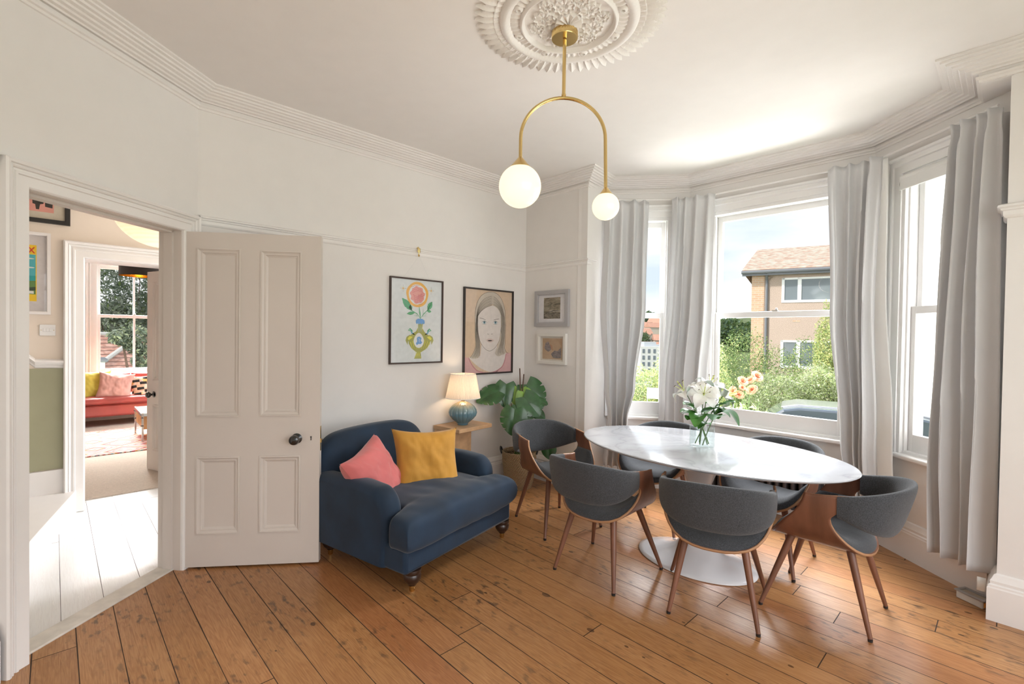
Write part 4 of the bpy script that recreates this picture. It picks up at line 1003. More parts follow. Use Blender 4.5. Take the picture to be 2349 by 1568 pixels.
def pic(name, label, loc, rz, w, h, fw, depth, fm, art, mats, glass=True, cat='picture'):
    root = thing(name, label, cat, loc, rz)
    # sweep2 offsets to the left of the path: inwards for this winding
    frame(root, w, h, fw, depth, fm)
    MB().box(-w / 2 + .001, w / 2 - .001, -.008, 0, -h / 2 + .001, h / 2 - .001).build('backing', M['stake'], root, flat=True)
    mb = MB(); iw, ih = w / 2 - fw * .5, h / 2 - fw * .5; mb.add([(-iw, -.0085, -ih), (iw, -.0085, -ih), (iw, -.0085, ih), (-iw, -.0085, ih)], [(0, 1, 2, 3)], 0)
    art(mb); mb.build('print', mats, root, flat=True, recalc=False)
    if glass: MB().add([(-iw, -depth + .006, -ih), (iw, -depth + .006, -ih), (iw, -depth + .006, ih), (-iw, -depth + .006, ih)], [(0, 1, 2, 3)]).build('glass', M['pglass'], root, flat=True, recalc=False)
    return root
Yk = lambda i: -.0088 - .0003 * i
def rose_art(mb):
    # mats: 0 paper 1 orange 2 pink 3 dark pink 4 green 5 light green 6 blue 7 olive 8 yellow 9 brown 10 white
    f = lambda x, y: ((x - 400) / 525 * .51, .35 - (y - 430) / 838 * .70)
    c = f(402, 585); rx, rz = .106, .105
    flat(mb, [(c[0] + rx * cos(a) * (1 + .03 * sin(a * 5)), c[1] + rz * sin(a)) for a in [i * pi / 24 for i in range(48)]], Yk(1), 1)
    flat(mb, [(c[0] + .083 * cos(a), c[1] + .083 * sin(a) * (1 + .03 * cos(3 * a))) for a in [i * pi / 24 for i in range(48)]], Yk(2), 10)
    flat(mb, [(c[0] + .068 * cos(a) * (1 + .10 * sin(a * 9)), c[1] - .004 + .070 * sin(a) * (1 + .08 * cos(a * 7))) for a in [i * pi / 40 for i in range(80)]], Yk(3), 2)
    for k in range(9):
        z = .055 - k * .014; line(mb, [(c[0] - .062 + .004 * k + .116 * t, c[1] + z - .020 * sin(t * 3.1) * (1 if k > 3 else -1) + .003 * sin(t * 30)) for t in [i / 14 for i in range(15)]][:15 - abs(4 - k)], .0028, Yk(4), 3)
    for k in range(11):
        a = 4.0 + k * .21; line(mb, [(c[0] + .02 + r * cos(a + r * 4), c[1] + .012 + r * sin(a + r * 4)) for r in [.012 + i * .007 for i in range(8)]], .0022, Yk(4), 3)
    for cx, cz in (f(262, 535), f(540, 537)):
        for k in range(8):
            a = k * pi / 4; R_ = .030 if k % 2 == 0 else .022; line(mb, [(cx + .004 * cos(a), cz + .004 * sin(a)), (cx + R_ * cos(a), cz + R_ * sin(a))], .0042, Yk(1), 9 if k % 4 == 0 or k % 4 == 2 else 8)
        flat(mb, ell(cx, cz, .006, .006, 12), Yk(2), 1)
    def leafp(a, b, w, m):
        A, B = Vector(f(*a)), Vector(f(*b)); d = B - A; n = Vector((-d.y, d.x)).normalized() * w
        pts = [tuple(A + d * t + n * sin(pi * t) * (1 + .22 * abs(sin(t * 15)))) for t in [i / 12 for i in range(13)]] + [tuple(A + d * t - n * sin(pi * t) * (1 + .22 * abs(sin(t * 15)))) for t in [i / 12 for i in range(12, -1, -1)]]
        flat(mb, pts[:-1], Yk(1), m); line(mb, [tuple(A), tuple(B)], .003, Yk(2), 5 if m == 4 else 4)
    line(mb, [f(433, 825), f(428, 770), f(420, 705)], .012, Yk(1), 4)
    for pts in ([(433, 822), (400, 775), (345, 745), (300, 700)], [(433, 822), (470, 770), (505, 735), (545, 655)]): line(mb, [f(*p) for p in pts], .006, Yk(1), 4)
    leafp((352, 750), (252, 628), .024, 4); leafp((505, 738), (552, 645), .020, 4); leafp((380, 765), (298, 780), .012, 4); leafp((500, 742), (545, 748), .010, 4); leafp((345, 740), (330, 690), .014, 5)
    for a, b in (((400, 800), (385, 765)), ((410, 800), (370, 795)), ((462, 790), (460, 730)), ((470, 775), (500, 770)), ((452, 800), (490, 790)), ((415, 770), (408, 720))): line(mb, [f(*a), f(*b)], .005, Yk(1), 4)
    flat(mb, [f(388, 862), f(390, 838), f(408, 824), f(450, 824), f(474, 838), f(478, 866), f(466, 880), f(455, 868), f(443, 884), f(432, 868), f(420, 884), f(408, 868), f(398, 880)], Yk(3), 6)
    flat(mb, [f(411, 868), f(458, 868), f(455, 920), f(480, 960), f(520, 990), f(545, 1030), f(530, 1080), f(490, 1130), f(440, 1160), f(445, 1195), f(447, 1222), f(375, 1222), f(385, 1195), f(400, 1160), f(350, 1120), f(320, 1070), f(318, 1020), f(345, 980), f(392, 950), f(410, 915)], Yk(1), 7)
    for k in range(9):
        x = 335 + k * 24; line(mb, [f(x, 1000 + 14 * abs(k - 4)), f(x + 4, 1060), f(x + (4 - k) * 6, 1125)], .0055, Yk(2), 8)
    for k in range(7): line(mb, [f(412 + k * 7, 885), f(411 + k * 7, 925), f(405 + k * 9, 960)], .004, Yk(2), 6 if k % 2 else 8)
    for k in range(5): line(mb, [f(385 + k * 14, 1150), f(395 + k * 8, 1180), f(382 + k * 14, 1215)], .004, Yk(2), 8)
    flat(mb, [f(420 + 52 * cos(a) * (1 - .25 * max(0, sin(a))), 1040 - 75 * sin(a)) for a in [i * pi / 16 for i in range(32)]], Yk(3), 10)
    flat(mb, [f(398, 1020), f(408, 1005), f(430, 1002), f(446, 1018), f(440, 1045), f(455, 1060), f(440, 1078), f(418, 1075), f(400, 1088), f(390, 1068), f(404, 1050)], Yk(4), 6)
    line(mb, [f(412, 1022), f(430, 1028), f(422, 1045), (f(430, 1062))], .004, Yk(5), 10)
    for sx in (-1, 1):
        g = lambda x, y: f(430 + sx * x, y)
        line(mb, [g(80, 970), g(78, 945), g(98, 925), g(112, 940), g(88, 950)], .011, Yk(2), 4)
        line(mb, [g(52, 985), g(80, 965), g(92, 940)], .014, Yk(1), 6)
        flat(mb, [g(60, 1000), g(100, 985), g(130, 1005), g(140, 1040), g(120, 1085), g(116, 1050), g(92, 1040)], Yk(2), 7); flat(mb, [g(70, 1005), g(100, 998), g(120, 1020), g(112, 1040), g(90, 1025)], Yk(3), 8)
rm = [ink('paper_cool', (.72, .75, .76)), ink('ink_orange', (.85, .48, .12)), ink('ink_pink', (.80, .38, .34)), ink('ink_rose', (.62, .16, .18)), ink('ink_green', (.13, .42, .22)), ink('ink_lightgreen', (.30, .58, .32)), ink('ink_blue', (.18, .38, .72)), ink('ink_olive', (.40, .40, .12)), ink('ink_yellow', (.78, .74, .12)), ink('ink_brown', (.28, .14, .06)), ink('paper_white', (.78, .79, .79))]
pic('framed_print', 'tall framed drawing of a rose in a yellow vase, hung from the picture rail', (-3.428, 2.178, 1.512), radians(90), .510, .702, .012, .022, mat('frame_darkbrown', (.06, .035, .028), .4), rose_art, rm)
hk = thing('picture_hook', 'small brass hook on the picture rail above the rose drawing', 'hook', (-3.402, 2.171, 2.085))
MB().tube([(-.018, 0, .028), (0, 0, .036), (.012, 0, .024), (.012, 0, -.018), (.004, 0, -.034), (.012, 0, -.042), (.022, 0, -.032)], .004, 8).build('hook_bar', M['brass'], hk)
MB().box(.010, .014, -.013, .013, -.010, .026).build('hook_plate', M['brass'], hk, bevel=.002)
wr = MB(); wr.tube([(-3.388, 2.171, 2.045), (-3.425, 2.30, 1.863)], .0007, 5).tube([(-3.388, 2.171, 2.045), (-3.425, 2.05, 1.863)], .0007, 5)
tag(MB().tube([(-3.425, 2.05, 1.863), (-3.388, 2.171, 2.045), (-3.425, 2.30, 1.863)], .0007, 5).build('picture_wire', M['lining']), 'thin hanging wire from the brass hook down to the rose drawing', 'wire')
def portrait_art(mb):
    # mats: 0 beige 1 skin 2 hair 3 hair line 4 shirt 5 shirt line 6 eye 7 dark 8 lip
    f = lambda x, y: ((max(893, min(1363, x)) - 1128) / 485 * .605, .39 - (min(y, 1351) - 545) / 812 * .785)
    S = lambda pts: bez([f(*p) for p in pts])
    flat(mb, S([(900, 1190), (915, 1200), (935, 1195), (950, 1260), (1010, 1320), (1065, 1368), (1130, 1368)]) + [f(1130, 1372), f(897, 1372)], Yk(1), 4)
    flat(mb, [f(1130, 1372)] + S([(1130, 1368), (1215, 1366), (1275, 1290), (1300, 1230), (1310, 1160), (1340, 1158), (1366, 1162)]) + [f(1366, 1372)], Yk(1), 4)
    flat(mb, [f(935, 1195), f(1045, 1180), f(1055, 1080), f(1210, 1060), f(1215, 1150), f(1310, 1160)] + S([(1310, 1160), (1290, 1290), (1210, 1368), (1060, 1380), (935, 1195)]), Yk(1), 1)
    flat(mb, S([(1160, 560), (1010, 560), (992, 760), (985, 900), (1000, 1080), (985, 1160), (945, 1200), (990, 1215), (1030, 1200), (1055, 1130), (1035, 1000), (1010, 900), (1020, 800), (1060, 720), (1160, 680)]) + S([(1160, 680), (1235, 720), (1250, 800), (1262, 900), (1240, 1020), (1215, 1090), (1190, 1160), (1215, 1210), (1260, 1180), (1330, 1165), (1290, 1110), (1300, 900), (1290, 740), (1260, 570), (1160, 560)])[1:-1], Yk(2), 2)
    flat(mb, S([(1160, 688), (1060, 715), (1018, 800), (1005, 930), (1040, 1040), (1080, 1130), (1135, 1138), (1195, 1130), (1235, 1030), (1258, 900), (1246, 790), (1228, 710), (1160, 688)])[:-1], Yk(3), 1)
    outl = [[(1160, 688), (1060, 715), (1018, 800), (1005, 930), (1040, 1040), (1080, 1130), (1135, 1138), (1195, 1130), (1235, 1030), (1258, 900), (1246, 790)]]
    for o in outl: line(mb, S(o), .0028, Yk(4), 3)
    line(mb, S([(1160, 560), (1010, 560), (992, 760), (985, 900), (1000, 1080), (985, 1160), (945, 1200)]), .003, Yk(5), 3)
    line(mb, S([(1160, 560), (1260, 570), (1290, 740), (1310, 900), (1290, 1110), (1300, 1150), (1330, 1165)]), .003, Yk(5), 3)
    for k in range(11):
        t = k / 10; line(mb, S([(1158, 600 + 80 * t), (1060 - 40 * (1 - t), 620 + 90 * t), (1004 + 14 * t, 800), (990 + 20 * t, 940), (1005 + 35 * t, 1060), (1010 + 30 * t, 1130), (965 + 75 * t, 1200 + 8 * sin(k * 2))]), .0015 + .0009 * (k % 3 == 0), Yk(5), 3)
        line(mb, S([(1165, 600 + 90 * t), (1235 + 20 * (1 - t), 640 + 60 * t), (1285 - 30 * t, 800), (1300 - 36 * t, 950), (1280 - 36 * t, 1070), (1270 - 50 * t, 1120), (1290 - 75 * t, 1170 + 12 * sin(k * 1.7))]), .0015 + .0009 * (k % 3 == 0), Yk(5), 3)
    line(mb, S([(1032, 820), (1060, 818), (1095, 838)]), .0035, Yk(4), 3); line(mb, S([(1172, 836), (1200, 822), (1230, 820)]), .0035, Yk(4), 3)
    for cx, cy in ((1080, 860), (1192, 857)):
        flat(mb, [f(cx - 27, cy + 2)] + S([(cx - 27, cy + 2), (cx, cy - 22), (cx + 27, cy + 2), (cx, cy + 18), (cx - 27, cy + 2)])[1:-1], Yk(4), 9); line(mb, S([(cx - 27, cy + 2), (cx, cy - 24), (cx + 27, cy + 2)]), .003, Yk(6), 3)
        flat(mb, ell(*f(cx, cy - 1), .015, .015, 20), Yk(5), 6); flat(mb, ell(*f(cx, cy - 1), .006, .006, 12), Yk(6), 7)
        line(mb, S([(cx - 22, cy + 14), (cx, cy + 22), (cx + 22, cy + 12)]), .0018, Yk(5), 3)
    line(mb, S([(1112, 968), (1118, 978), (1126, 970)]), .003, Yk(4), 3); line(mb, S([(1150, 968), (1158, 978), (1164, 966)]), .003, Yk(4), 3)
    flat(mb, S([(1098, 1034), (1120, 1010), (1136, 1018), (1155, 1010), (1180, 1034), (1140, 1076), (1098, 1034)])[:-1], Yk(4), 8); flat(mb, S([(1112, 1036), (1136, 1026), (1165, 1036), (1138, 1048), (1112, 1036)])[:-1], Yk(5), 7)
    line(mb, S([(935, 1195), (950, 1260), (1010, 1320), (1065, 1364), (1130, 1366)]), .010, Yk(4), 5); line(mb, S([(1130, 1366), (1215, 1362), (1275, 1290), (1300, 1230), (1308, 1165)]), .010, Yk(4), 5)
    for cx in (1009, 1252): line(mb, [f(cx, 900), f(cx - 3, 935), f(cx + 6, 975)], .004, Yk(6), 7)
pm_ = [ink('p_beige', (.66, .50, .36)), ink('p_skin', (.72, .66, .62)), ink('p_hair', (.58, .51, .43)), ink('p_hairline', (.09, .075, .06)), ink('p_shirt', (.66, .40, .40)), ink('p_shirtline', (.55, .25, .27)), ink('p_eye', (.20, .36, .44)), ink('p_dark', (.02, .02, .02)), ink('p_lip', (.66, .52, .48)), ink('p_white', (.75, .76, .76))]
pic('framed_print', 'tall framed drawing of a fair-haired woman in a pink top, above the lamp', (-3.428, 2.970, 1.437), radians(90), .612, .800, .014, .024, mat('frame_black', (.03, .022, .02), .4), portrait_art, pm_)
def landmat(name, dark, light, sc):
    m = bpy.data.materials.new(name); m.use_nodes = True; t = m.node_tree; b = t.nodes['Principled BSDF']
    tc = N(t, 'ShaderNodeTexCoord'); mp = N(t, 'ShaderNodeMapping'); mp.inputs['Scale'].default_value = (sc, 1, sc * 2.2); t.links.new(tc.outputs['Object'], mp.inputs[0])
    n = N(t, 'ShaderNodeTexNoise', i_Scale=1., i_Detail=8., i_Distortion=1.2); t.links.new(mp.outputs[0], n.inputs['Vector'])
    c = RAMP(t, n.outputs['Fac'], [(.32, dark), (.48, tuple((a + b_) / 2 for a, b_ in zip(dark, light))), (.66, light)]); t.links.new(c, b.inputs['Base Color']); b.inputs['Roughness'].default_value = .7; return m
def sea_art(mb):
    q = lambda x0, x1, z0, z1, y, m: flat(mb, [(x0, z0), (x1, z0), (x1, z1), (x0, z1)], y, m)
    q(-.105, .105, -.098, .105, Yk(1), 1); q(-.105, .105, -.040, .105, Yk(2), 2); q(-.03, .105, -.030, -.020, Yk(3), 3); line(mb, [(-.105, -.036), (-.02, -.030), (.02, -.022), (.105, -.026)], .006, Yk(4), 4)
pic('framed_picture', 'small dark seascape in a wide grey frame, upper of the two by the corner', (-3.056, 3.458, 1.668), 0, .425, .345, .040, .030, mat('frame_grey', (.42, .41, .42), .45), sea_art, [ink('mount_white', (.74, .73, .76)), landmat('sea_low', (.045, .035, .02), (.30, .26, .20), 22), landmat('sea_sky', (.10, .085, .055), (.38, .33, .25), 14), ink('sea_light', (.55, .52, .46)), ink('sea_dark', (.05, .04, .025))])
def sketch_art(mb):
    q = lambda x0, x1, z0, z1, y, m: flat(mb, [(x0, z0), (x1, z0), (x1, z1), (x0, z1)], y, m)
    q(-.125, .125, -.100, .100, Yk(1), 1)
    flat(mb, [(-.10, .005), (-.085, .055), (-.05, .070), (-.03, .035), (-.005, .02), (-.02, -.015), (-.05, -.030), (-.08, -.015)], Yk(2), 2)
    flat(mb, [(-.015, -.05), (.03, -.015), (.07, -.02), (.11, .015), (.112, -.085), (.06, -.09), (.01, -.085)], Yk(2), 2)
    flat(mb, [(-.03, .05), (0, .03), (.01, -.02), (-.015, .0)], Yk(3), 3)
pic('framed_picture', 'small sepia rock sketch in a white frame, below the grey-framed seascape', (-3.045, 3.458, 1.282), 0, .362, .292, .030, .034, mat('frame_white', (.76, .74, .70), .45), sketch_art, [ink('mount_cream', (.70, .66, .60)), landmat('tan_paper', (.44, .30, .19), (.56, .41, .28), 4), landmat('blue_rock', (.12, .11, .13), (.34, .29, .27), 24), ink('rust', (.46, .26, .16))])

# hallway pictures
def bottles_art(mb):
    flat(mb, [(-.14, -.12), (.165, -.12), (.165, .22), (-.14, .22)], Yk(1), 1)
    for x in (-.10, -.01, .08, .14):
        flat(mb, [(x - .030, .02), (x + .028, .03), (x + .030, -.06), (x + .012, -.066), (x + .006, -.105), (x - .010, -.105), (x - .014, -.07), (x - .028, -.066)] if x != .14 else [(x - .024, .03), (x + .02, .03), (x + .018, -.085), (x - .022, -.080)], Yk(2), 2)
pic('framed_print', 'black framed print of dark shapes on salmon pink high on the hall wall', (HX + .001, -.165, 2.385), radians(90), .51, .40, .030, .028, M['blackm'], bottles_art, [ink('mount_buff', (.62, .56, .46)), ink('salmon', (.72, .33, .27)), ink('print_black', (.03, .025, .02))])
def poster_art(mb):
    q = lambda x0, x1, z0, z1, y, m: flat(mb, [(x0, z0), (x1, z0), (x1, z1), (x0, z1)], y, m)
    q(-.13, .13, -.205, .205, Yk(1), 1); q(-.125, .125, -.155, .135, Yk(2), 2); q(-.125, .125, -.155, -.02, Yk(3), 3)
    flat(mb, [(-.125, -.155), (.125, -.155), (.125, -.055), (.07, -.06), (.02, -.045), (-.05, -.07), (-.125, -.05)], Yk(4), 4)
    q(.045, .115, -.150, -.130, Yk(5), 5)
    for z, a, b in ((.105, .02, .12), (.085, -.09, .03), (.04, .06, .12), (.03, -.10, -.02)): flat(mb, ell((a + b) / 2, z, (b - a) / 2, .005, 16), Yk(3), 5)
    flat(mb, [(.0, -.12), (.125, -.10), (.125, -.125), (.03, -.14)], Yk(5), 6)
po = pic('framed_poster', 'white framed yellow and turquoise seaside poster with red lettering on the hall wall', (HX + .001, -.2215, 1.81), radians(90), .41, .60, .022, .03, mat('frame_white2', (.80, .76, .74), .4), poster_art, [ink('mount_grey', (.66, .62, .62)), ink('poster_yellow', (.86, .58, .03)), ink('poster_sky', (.08, .42, .46)), ink('poster_sea', (.02, .34, .34)), ink('poster_land', (.12, .24, .07)), ink('poster_white', (.72, .72, .66)), ink('poster_dark', (.04, .07, .04))])
tx = bpy.data.curves.new('lettering', 'FONT'); tx.body = 'SUSSEX'; tx.size = .062; tx.align_x = 'RIGHT'; tx.space_character = 1.0; tx.extrude = .0003; tx.offset = .0012
tmp = bpy.data.objects.new('lettering', tx); COL.objects.link(tmp); bpy.context.view_layer.update(); lme = bpy.data.meshes.new_from_object(tmp.evaluated_get(bpy.context.evaluated_depsgraph_get())); bpy.data.objects.remove(tmp)
to = bpy.data.objects.new('lettering', lme); COL.objects.link(to); to.parent = [c_ for c_ in po.children if c_.name.startswith('print')][0]; to.location = (.121, -.0105, .146); to.rotation_euler = (radians(90), 0, 0); to.scale = (.80, 1, 1); lme.materials.clear(); lme.materials.append(ink('poster_red', (.62, .05, .02)))
# light switch
sw = thing('light_switch', 'white triple light switch on the hall wall beside the far doorway', 'light switch', (HX, -.034, 1.395), radians(90))
MB().box(-.043, .043, -.009, 0, -.041, .041).build('plate', M['upvc'], sw, bevel=.002)
for x in (-.0165, 0, .0165): MB().box(x - .0072, x + .0072, -.0125, -.0085, -.012, .012).build('rocker', M['upvc'], sw, bevel=.001)
for x in (-.034, .034): MB().ball((x, -.009, 0), .0028, 10).build('screw', M['brass'], sw)

# paper lantern in the hall
ln = thing('paper_lantern', 'round cream paper lantern glowing in the hall above the doorway', 'lamp', (-4.078, .531, 2.233))
lg = bpy.data.materials.new('lantern_paper'); lg.use_nodes = True; t = lg.node_tree; b = t.nodes['Principled BSDF']; b.inputs['Base Color'].default_value = (.80, .70, .52, 1)
tc = N(t, 'ShaderNodeTexCoord'); s_ = N(t, 'ShaderNodeSeparateXYZ'); t.links.new(tc.outputs['Object'], s_.inputs[0])
st_ = MA(t, 'ADD', .86, MA(t, 'MULTIPLY', MA(t, 'SINE', MA(t, 'MULTIPLY', s_.outputs[2], 300.)), .10))
b.inputs['Emission Color'].default_value = (1, .78, .50, 1); t.links.new(MA(t, 'MULTIPLY', st_, .62), b.inputs['Emission Strength'])
MB().ball((0, 0, 0), .27, 64, sc=(1, 1, .95)).build('paper_globe', lg, ln)
MB().tube([(0, 0, .255), (0, 0, .626)], .003, 8).build('cord', M['lining'], ln)
lamp('hall_lantern_light', 'POINT', (-4.078, .531, 2.233), 30, (1, .86, .68), radius=.28)

# ------------------------------------------------------------------ the room beyond: rug, sofa, table, lamp
def rugmat():
    m = bpy.data.materials.new('kilim'); m.use_nodes = True; t = m.node_tree; b = t.nodes['Principled BSDF']
    tc = N(t, 'ShaderNodeTexCoord'); s = N(t, 'ShaderNodeSeparateXYZ'); t.links.new(tc.outputs['Object'], s.inputs[0])
    a = MA(t, 'MULTIPLY', s.outputs[0], 2.1); c = MA(t, 'MULTIPLY', s.outputs[1], 2.1)
    d = MA(t, 'ADD', MA(t, 'PINGPONG', a, .5), MA(t, 'PINGPONG', c, .5))
    z = MA(t, 'ADD', d, MA(t, 'MULTIPLY', MA(t, 'FLOOR', MA(t, 'MULTIPLY', s.outputs[1], 22.)), .013))
    f = MA(t, 'FRACT', MA(t, 'MULTIPLY', z, 2.2))
    r = N(t, 'ShaderNodeValToRGB'); r.color_ramp.interpolation = 'CONSTANT'; e = r.color_ramp.elements
    cs = [(0, (.80, .74, .66)), (.12, (.62, .14, .12)), (.26, (.80, .74, .66)), (.36, (.66, .26, .20)), (.50, (.25, .33, .36)), (.60, (.80, .74, .66)), (.70, (.70, .40, .12)), (.80, (.58, .10, .12)), (.92, (.16, .17, .20))]
    e[0].position = 0; e[0].color = (*cs[0][1], 1); e[1].position = cs[1][0]; e[1].color = (*cs[1][1], 1)
    for p, col in cs[2:]: x = e.new(p); x.color = (*col, 1)
    t.links.new(f, r.inputs[0]); t.links.new(r.outputs[0], b.inputs['Base Color']); b.inputs['Roughness'].default_value = .95; return m
rg = MB().box(-.84, .84, -1.25, 1.25, 0, .010).build('patterned_rug', rugmat(), flat=True); rg.location = (-7.79, 1.30, .0065); tag(rg, 'colourful diamond patterned rug in front of the red sofa', 'rug')
RL_ = mat('red_leather', (.36, .065, .055), .32, var=.12, vscale=6, bump=.08, bscale=25, coat=.25)
sf = thing('leather_sofa', 'red leather sofa under the window of the room beyond', 'sofa', (-9.28, 1.25, .006), radians(90))
# local x along the sofa, -y to the front
MB().box(-1.15, 1.15, -.36, .36, .15, .33).build('base', RL_, sf, bevel=.03)
for i in range(2):
    c_ = superbox(lambda y: .56, -.42, .25, .375, .11, 25, 21, 8, 8, wr=.006, seed=4 + i, crown=.02).build('seat_cushion', RL_, sf, angle=80); c_.location = (-.575 + i * 1.15, 0, 0)
for i in range(3):
    c_ = superbox(lambda y: .375, -.20, .20, 0, .16, 25, 21, 8, 8, wr=.006, seed=7 + i, crown=.02).build('back_cushion', RL_, sf, angle=80); c_.location = (-.765 + i * .765, .26, .535); c_.rotation_euler = (radians(98), 0, 0)
for sx in (-1, 1): MB().tube([(sx * 1.2, -.36, .40), (sx * 1.2, .36, .40)], .11, 20).box(sx * 1.2 - .08, sx * 1.2 + .08, -.36, .36, .15, .42).build('armrest', RL_, sf, bevel=.02)
for x in (-1.1, 1.1):
    for y in (-.3, .3): MB().box(x - .03, x + .03, y - .03, y + .03, 0, .16).build('leg', M['walnut'], sf, bevel=.004)
def geo():
    m = bpy.data.materials.new('geometric_cushion'); m.use_nodes = True; t = m.node_tree; b = t.nodes['Principled BSDF']
    tc = N(t, 'ShaderNodeTexCoord'); s = N(t, 'ShaderNodeSeparateXYZ'); t.links.new(tc.outputs['Object'], s.inputs[0])
    u = MA(t, 'MULTIPLY', s.outputs[0], 24.); v = MA(t, 'MULTIPLY', s.outputs[1], 24.); fu = MA(t, 'FLOOR', u); fv = MA(t, 'FLOOR', v)
    k = MA(t, 'FLOORED_MODULO', MA(t, 'ADD', fu, MA(t, 'MULTIPLY', fv, 2.)), 5.); k2 = MA(t, 'FLOORED_MODULO', MA(t, 'ADD', fv, MA(t, 'MULTIPLY', fu, 3.)), 5.)
    on = MA(t, 'LESS_THAN', k, 1.5)
    wn = N(t, 'ShaderNodeTexNoise', i_Scale=9.); t.links.new(tc.outputs['Object'], wn.inputs['Vector'])
    base = RAMP(t, wn.outputs['Fac'], [(.4, (.70, .42, .28)), (.5, (.74, .55, .46)), (.6, (.72, .42, .14))])
    c = MIX(t, on, base, (.025, .02, .018)); t.links.new(c, b.inputs['Base Color']); b.inputs['Roughness'].default_value = .9; return m
SG = 'cushions along the red leather sofa'
throw_pillow('cushion', 'yellow-green cushion at the left end of the red leather sofa', 'cushion', (-9.16, .40, .59), .46, .13, eul(90 + 6, 68, 0), mat('lime_velvet', (.55, .44, .06), .7, var=.15, vscale=8, sheen=.5), 11, SG)
throw_pillow('cushion', 'dusty pink cushion with dark piping on the red leather sofa', 'cushion', (-9.06, .65, .575), .42, .13, eul(90 - 3, 66, -8), mat('dusty_pink', (.60, .33, .28), .8, var=.12, vscale=10), 12, SG)
throw_pillow('cushion', 'black and peach geometric patterned cushion on the red leather sofa', 'cushion', (-9.06, 1.02, .53), .42, .12, eul(90, 66, 4), geo(), 13, SG)
ct = thing('coffee_table', 'low wooden coffee table with chrome legs on the patterned rug', 'coffee table', (-7.79, 1.28, .0165))
MB().box(-.37, .37, -.50, .50, .315, .352).build('table_top', mat('glass_top', (.55, .66, .68), .08, coat=.6), ct, bevel=.003)
MB().box(-.345, .345, -.475, .475, .15, .314).build('box_apron', mat('honey_veneer', (.62, .34, .14), .4, var=.12, vscale=12), ct, flat=True)
for x in (-.36, .36):
    for y in (-.485, .485):
        l = MB().box(x - .011, x + .011, y - .011, y + .011, 0, .356).build('leg', M['chrome'], ct, bevel=.002)
        for z in (.20, .30): MB().ball((x + .012, y, z), .008, 10).ball((x, y - .012 if y < 0 else y + .012, z), .008, 10).build('bolt', M['blackm'], l)
dl = thing('drum_lamp', 'black drum ceiling lamp with a gold lining in the room beyond', 'lamp', (-7.75, .79, 2.09))
MB().lathe([(.205, 0), (.205, .22)], 48).build('shade_outer', M['blackm'], dl)
MB().lathe([(.201, .001), (.201, .219)], 48).build('shade_lining', mat('gold_foil', (.75, .42, .06), .25, .9), dl)
MB().tube([(0, 0, .10), (0, 0, .771)], .004, 8).build('cord', M['blackm'], dl)
MB().ball((0, 0, .07), .035, 20).build('bulb', glow('drum_bulb', (1, .62, .22), 5), dl)
lamp('drum_lamp_light', 'POINT', (-7.75, .79, 2.17), 6, (1, .62, .28), radius=.03)
gr = thing('floor_vent', 'slotted white vent in the skirting behind the coffee table', 'vent', (RX + .031, 1.02, .075), radians(90))
MB().box(-.16, .16, -.006, 0, -.035, .035).build('plate', M['trim'], gr, flat=True)
vm_ = MB()
for k in range(12): vm_.box(-.145 + k * .0245, -.132 + k * .0245, -.0075, -.0062, -.022, .022)
vm_.build('slots', M['blackm'], gr, flat=True)

# ------------------------------------------------------------------ outside
def ground_z(d):
    if d < 24: return -1.2
    if d < 60: return -1.2 - 9 * (d - 24) / 36
    if d < 130: return -10.2
    return -10.2 + 28 * min(1, (d - 130) / 330) ** 1.1
def gnd(u, v):
    a = u * 2 * pi; d = 3 + 500 * v ** 2.2; x, y = d * cos(a) - 2, d * sin(a) + 1
    return (x, y, ground_z(d) + (noise.noise(Vector((x * .012, y * .012, 0))) * 9 if d > 180 else 0))
gm = mat('ground_green', (.13, .17, .07), .95, var=.5, vscale=.15)
tag(MB().grid(gnd, 96, 60, cu=True).build('ground', gm), 'grass verge and wooded hillside beyond the street', 'ground', kind='structure')
rdm = mat('asphalt', (.16, .16, .16), .9, var=.15, vscale=4)
rdd = Vector((.962, .272)); rdn = Vector((-.272, .962)); rc = Vector((-2, 9.9))
tag(MB().prism([tuple(rc + rdd * a + rdn * b) for a, b in ((-14, -1.9), (14, -1.9), (14, 1.7), (-14, 1.7))], -1.199, -1.18).build('road', rdm, flat=True), 'grey asphalt street in front of the bay', 'road', kind='structure')

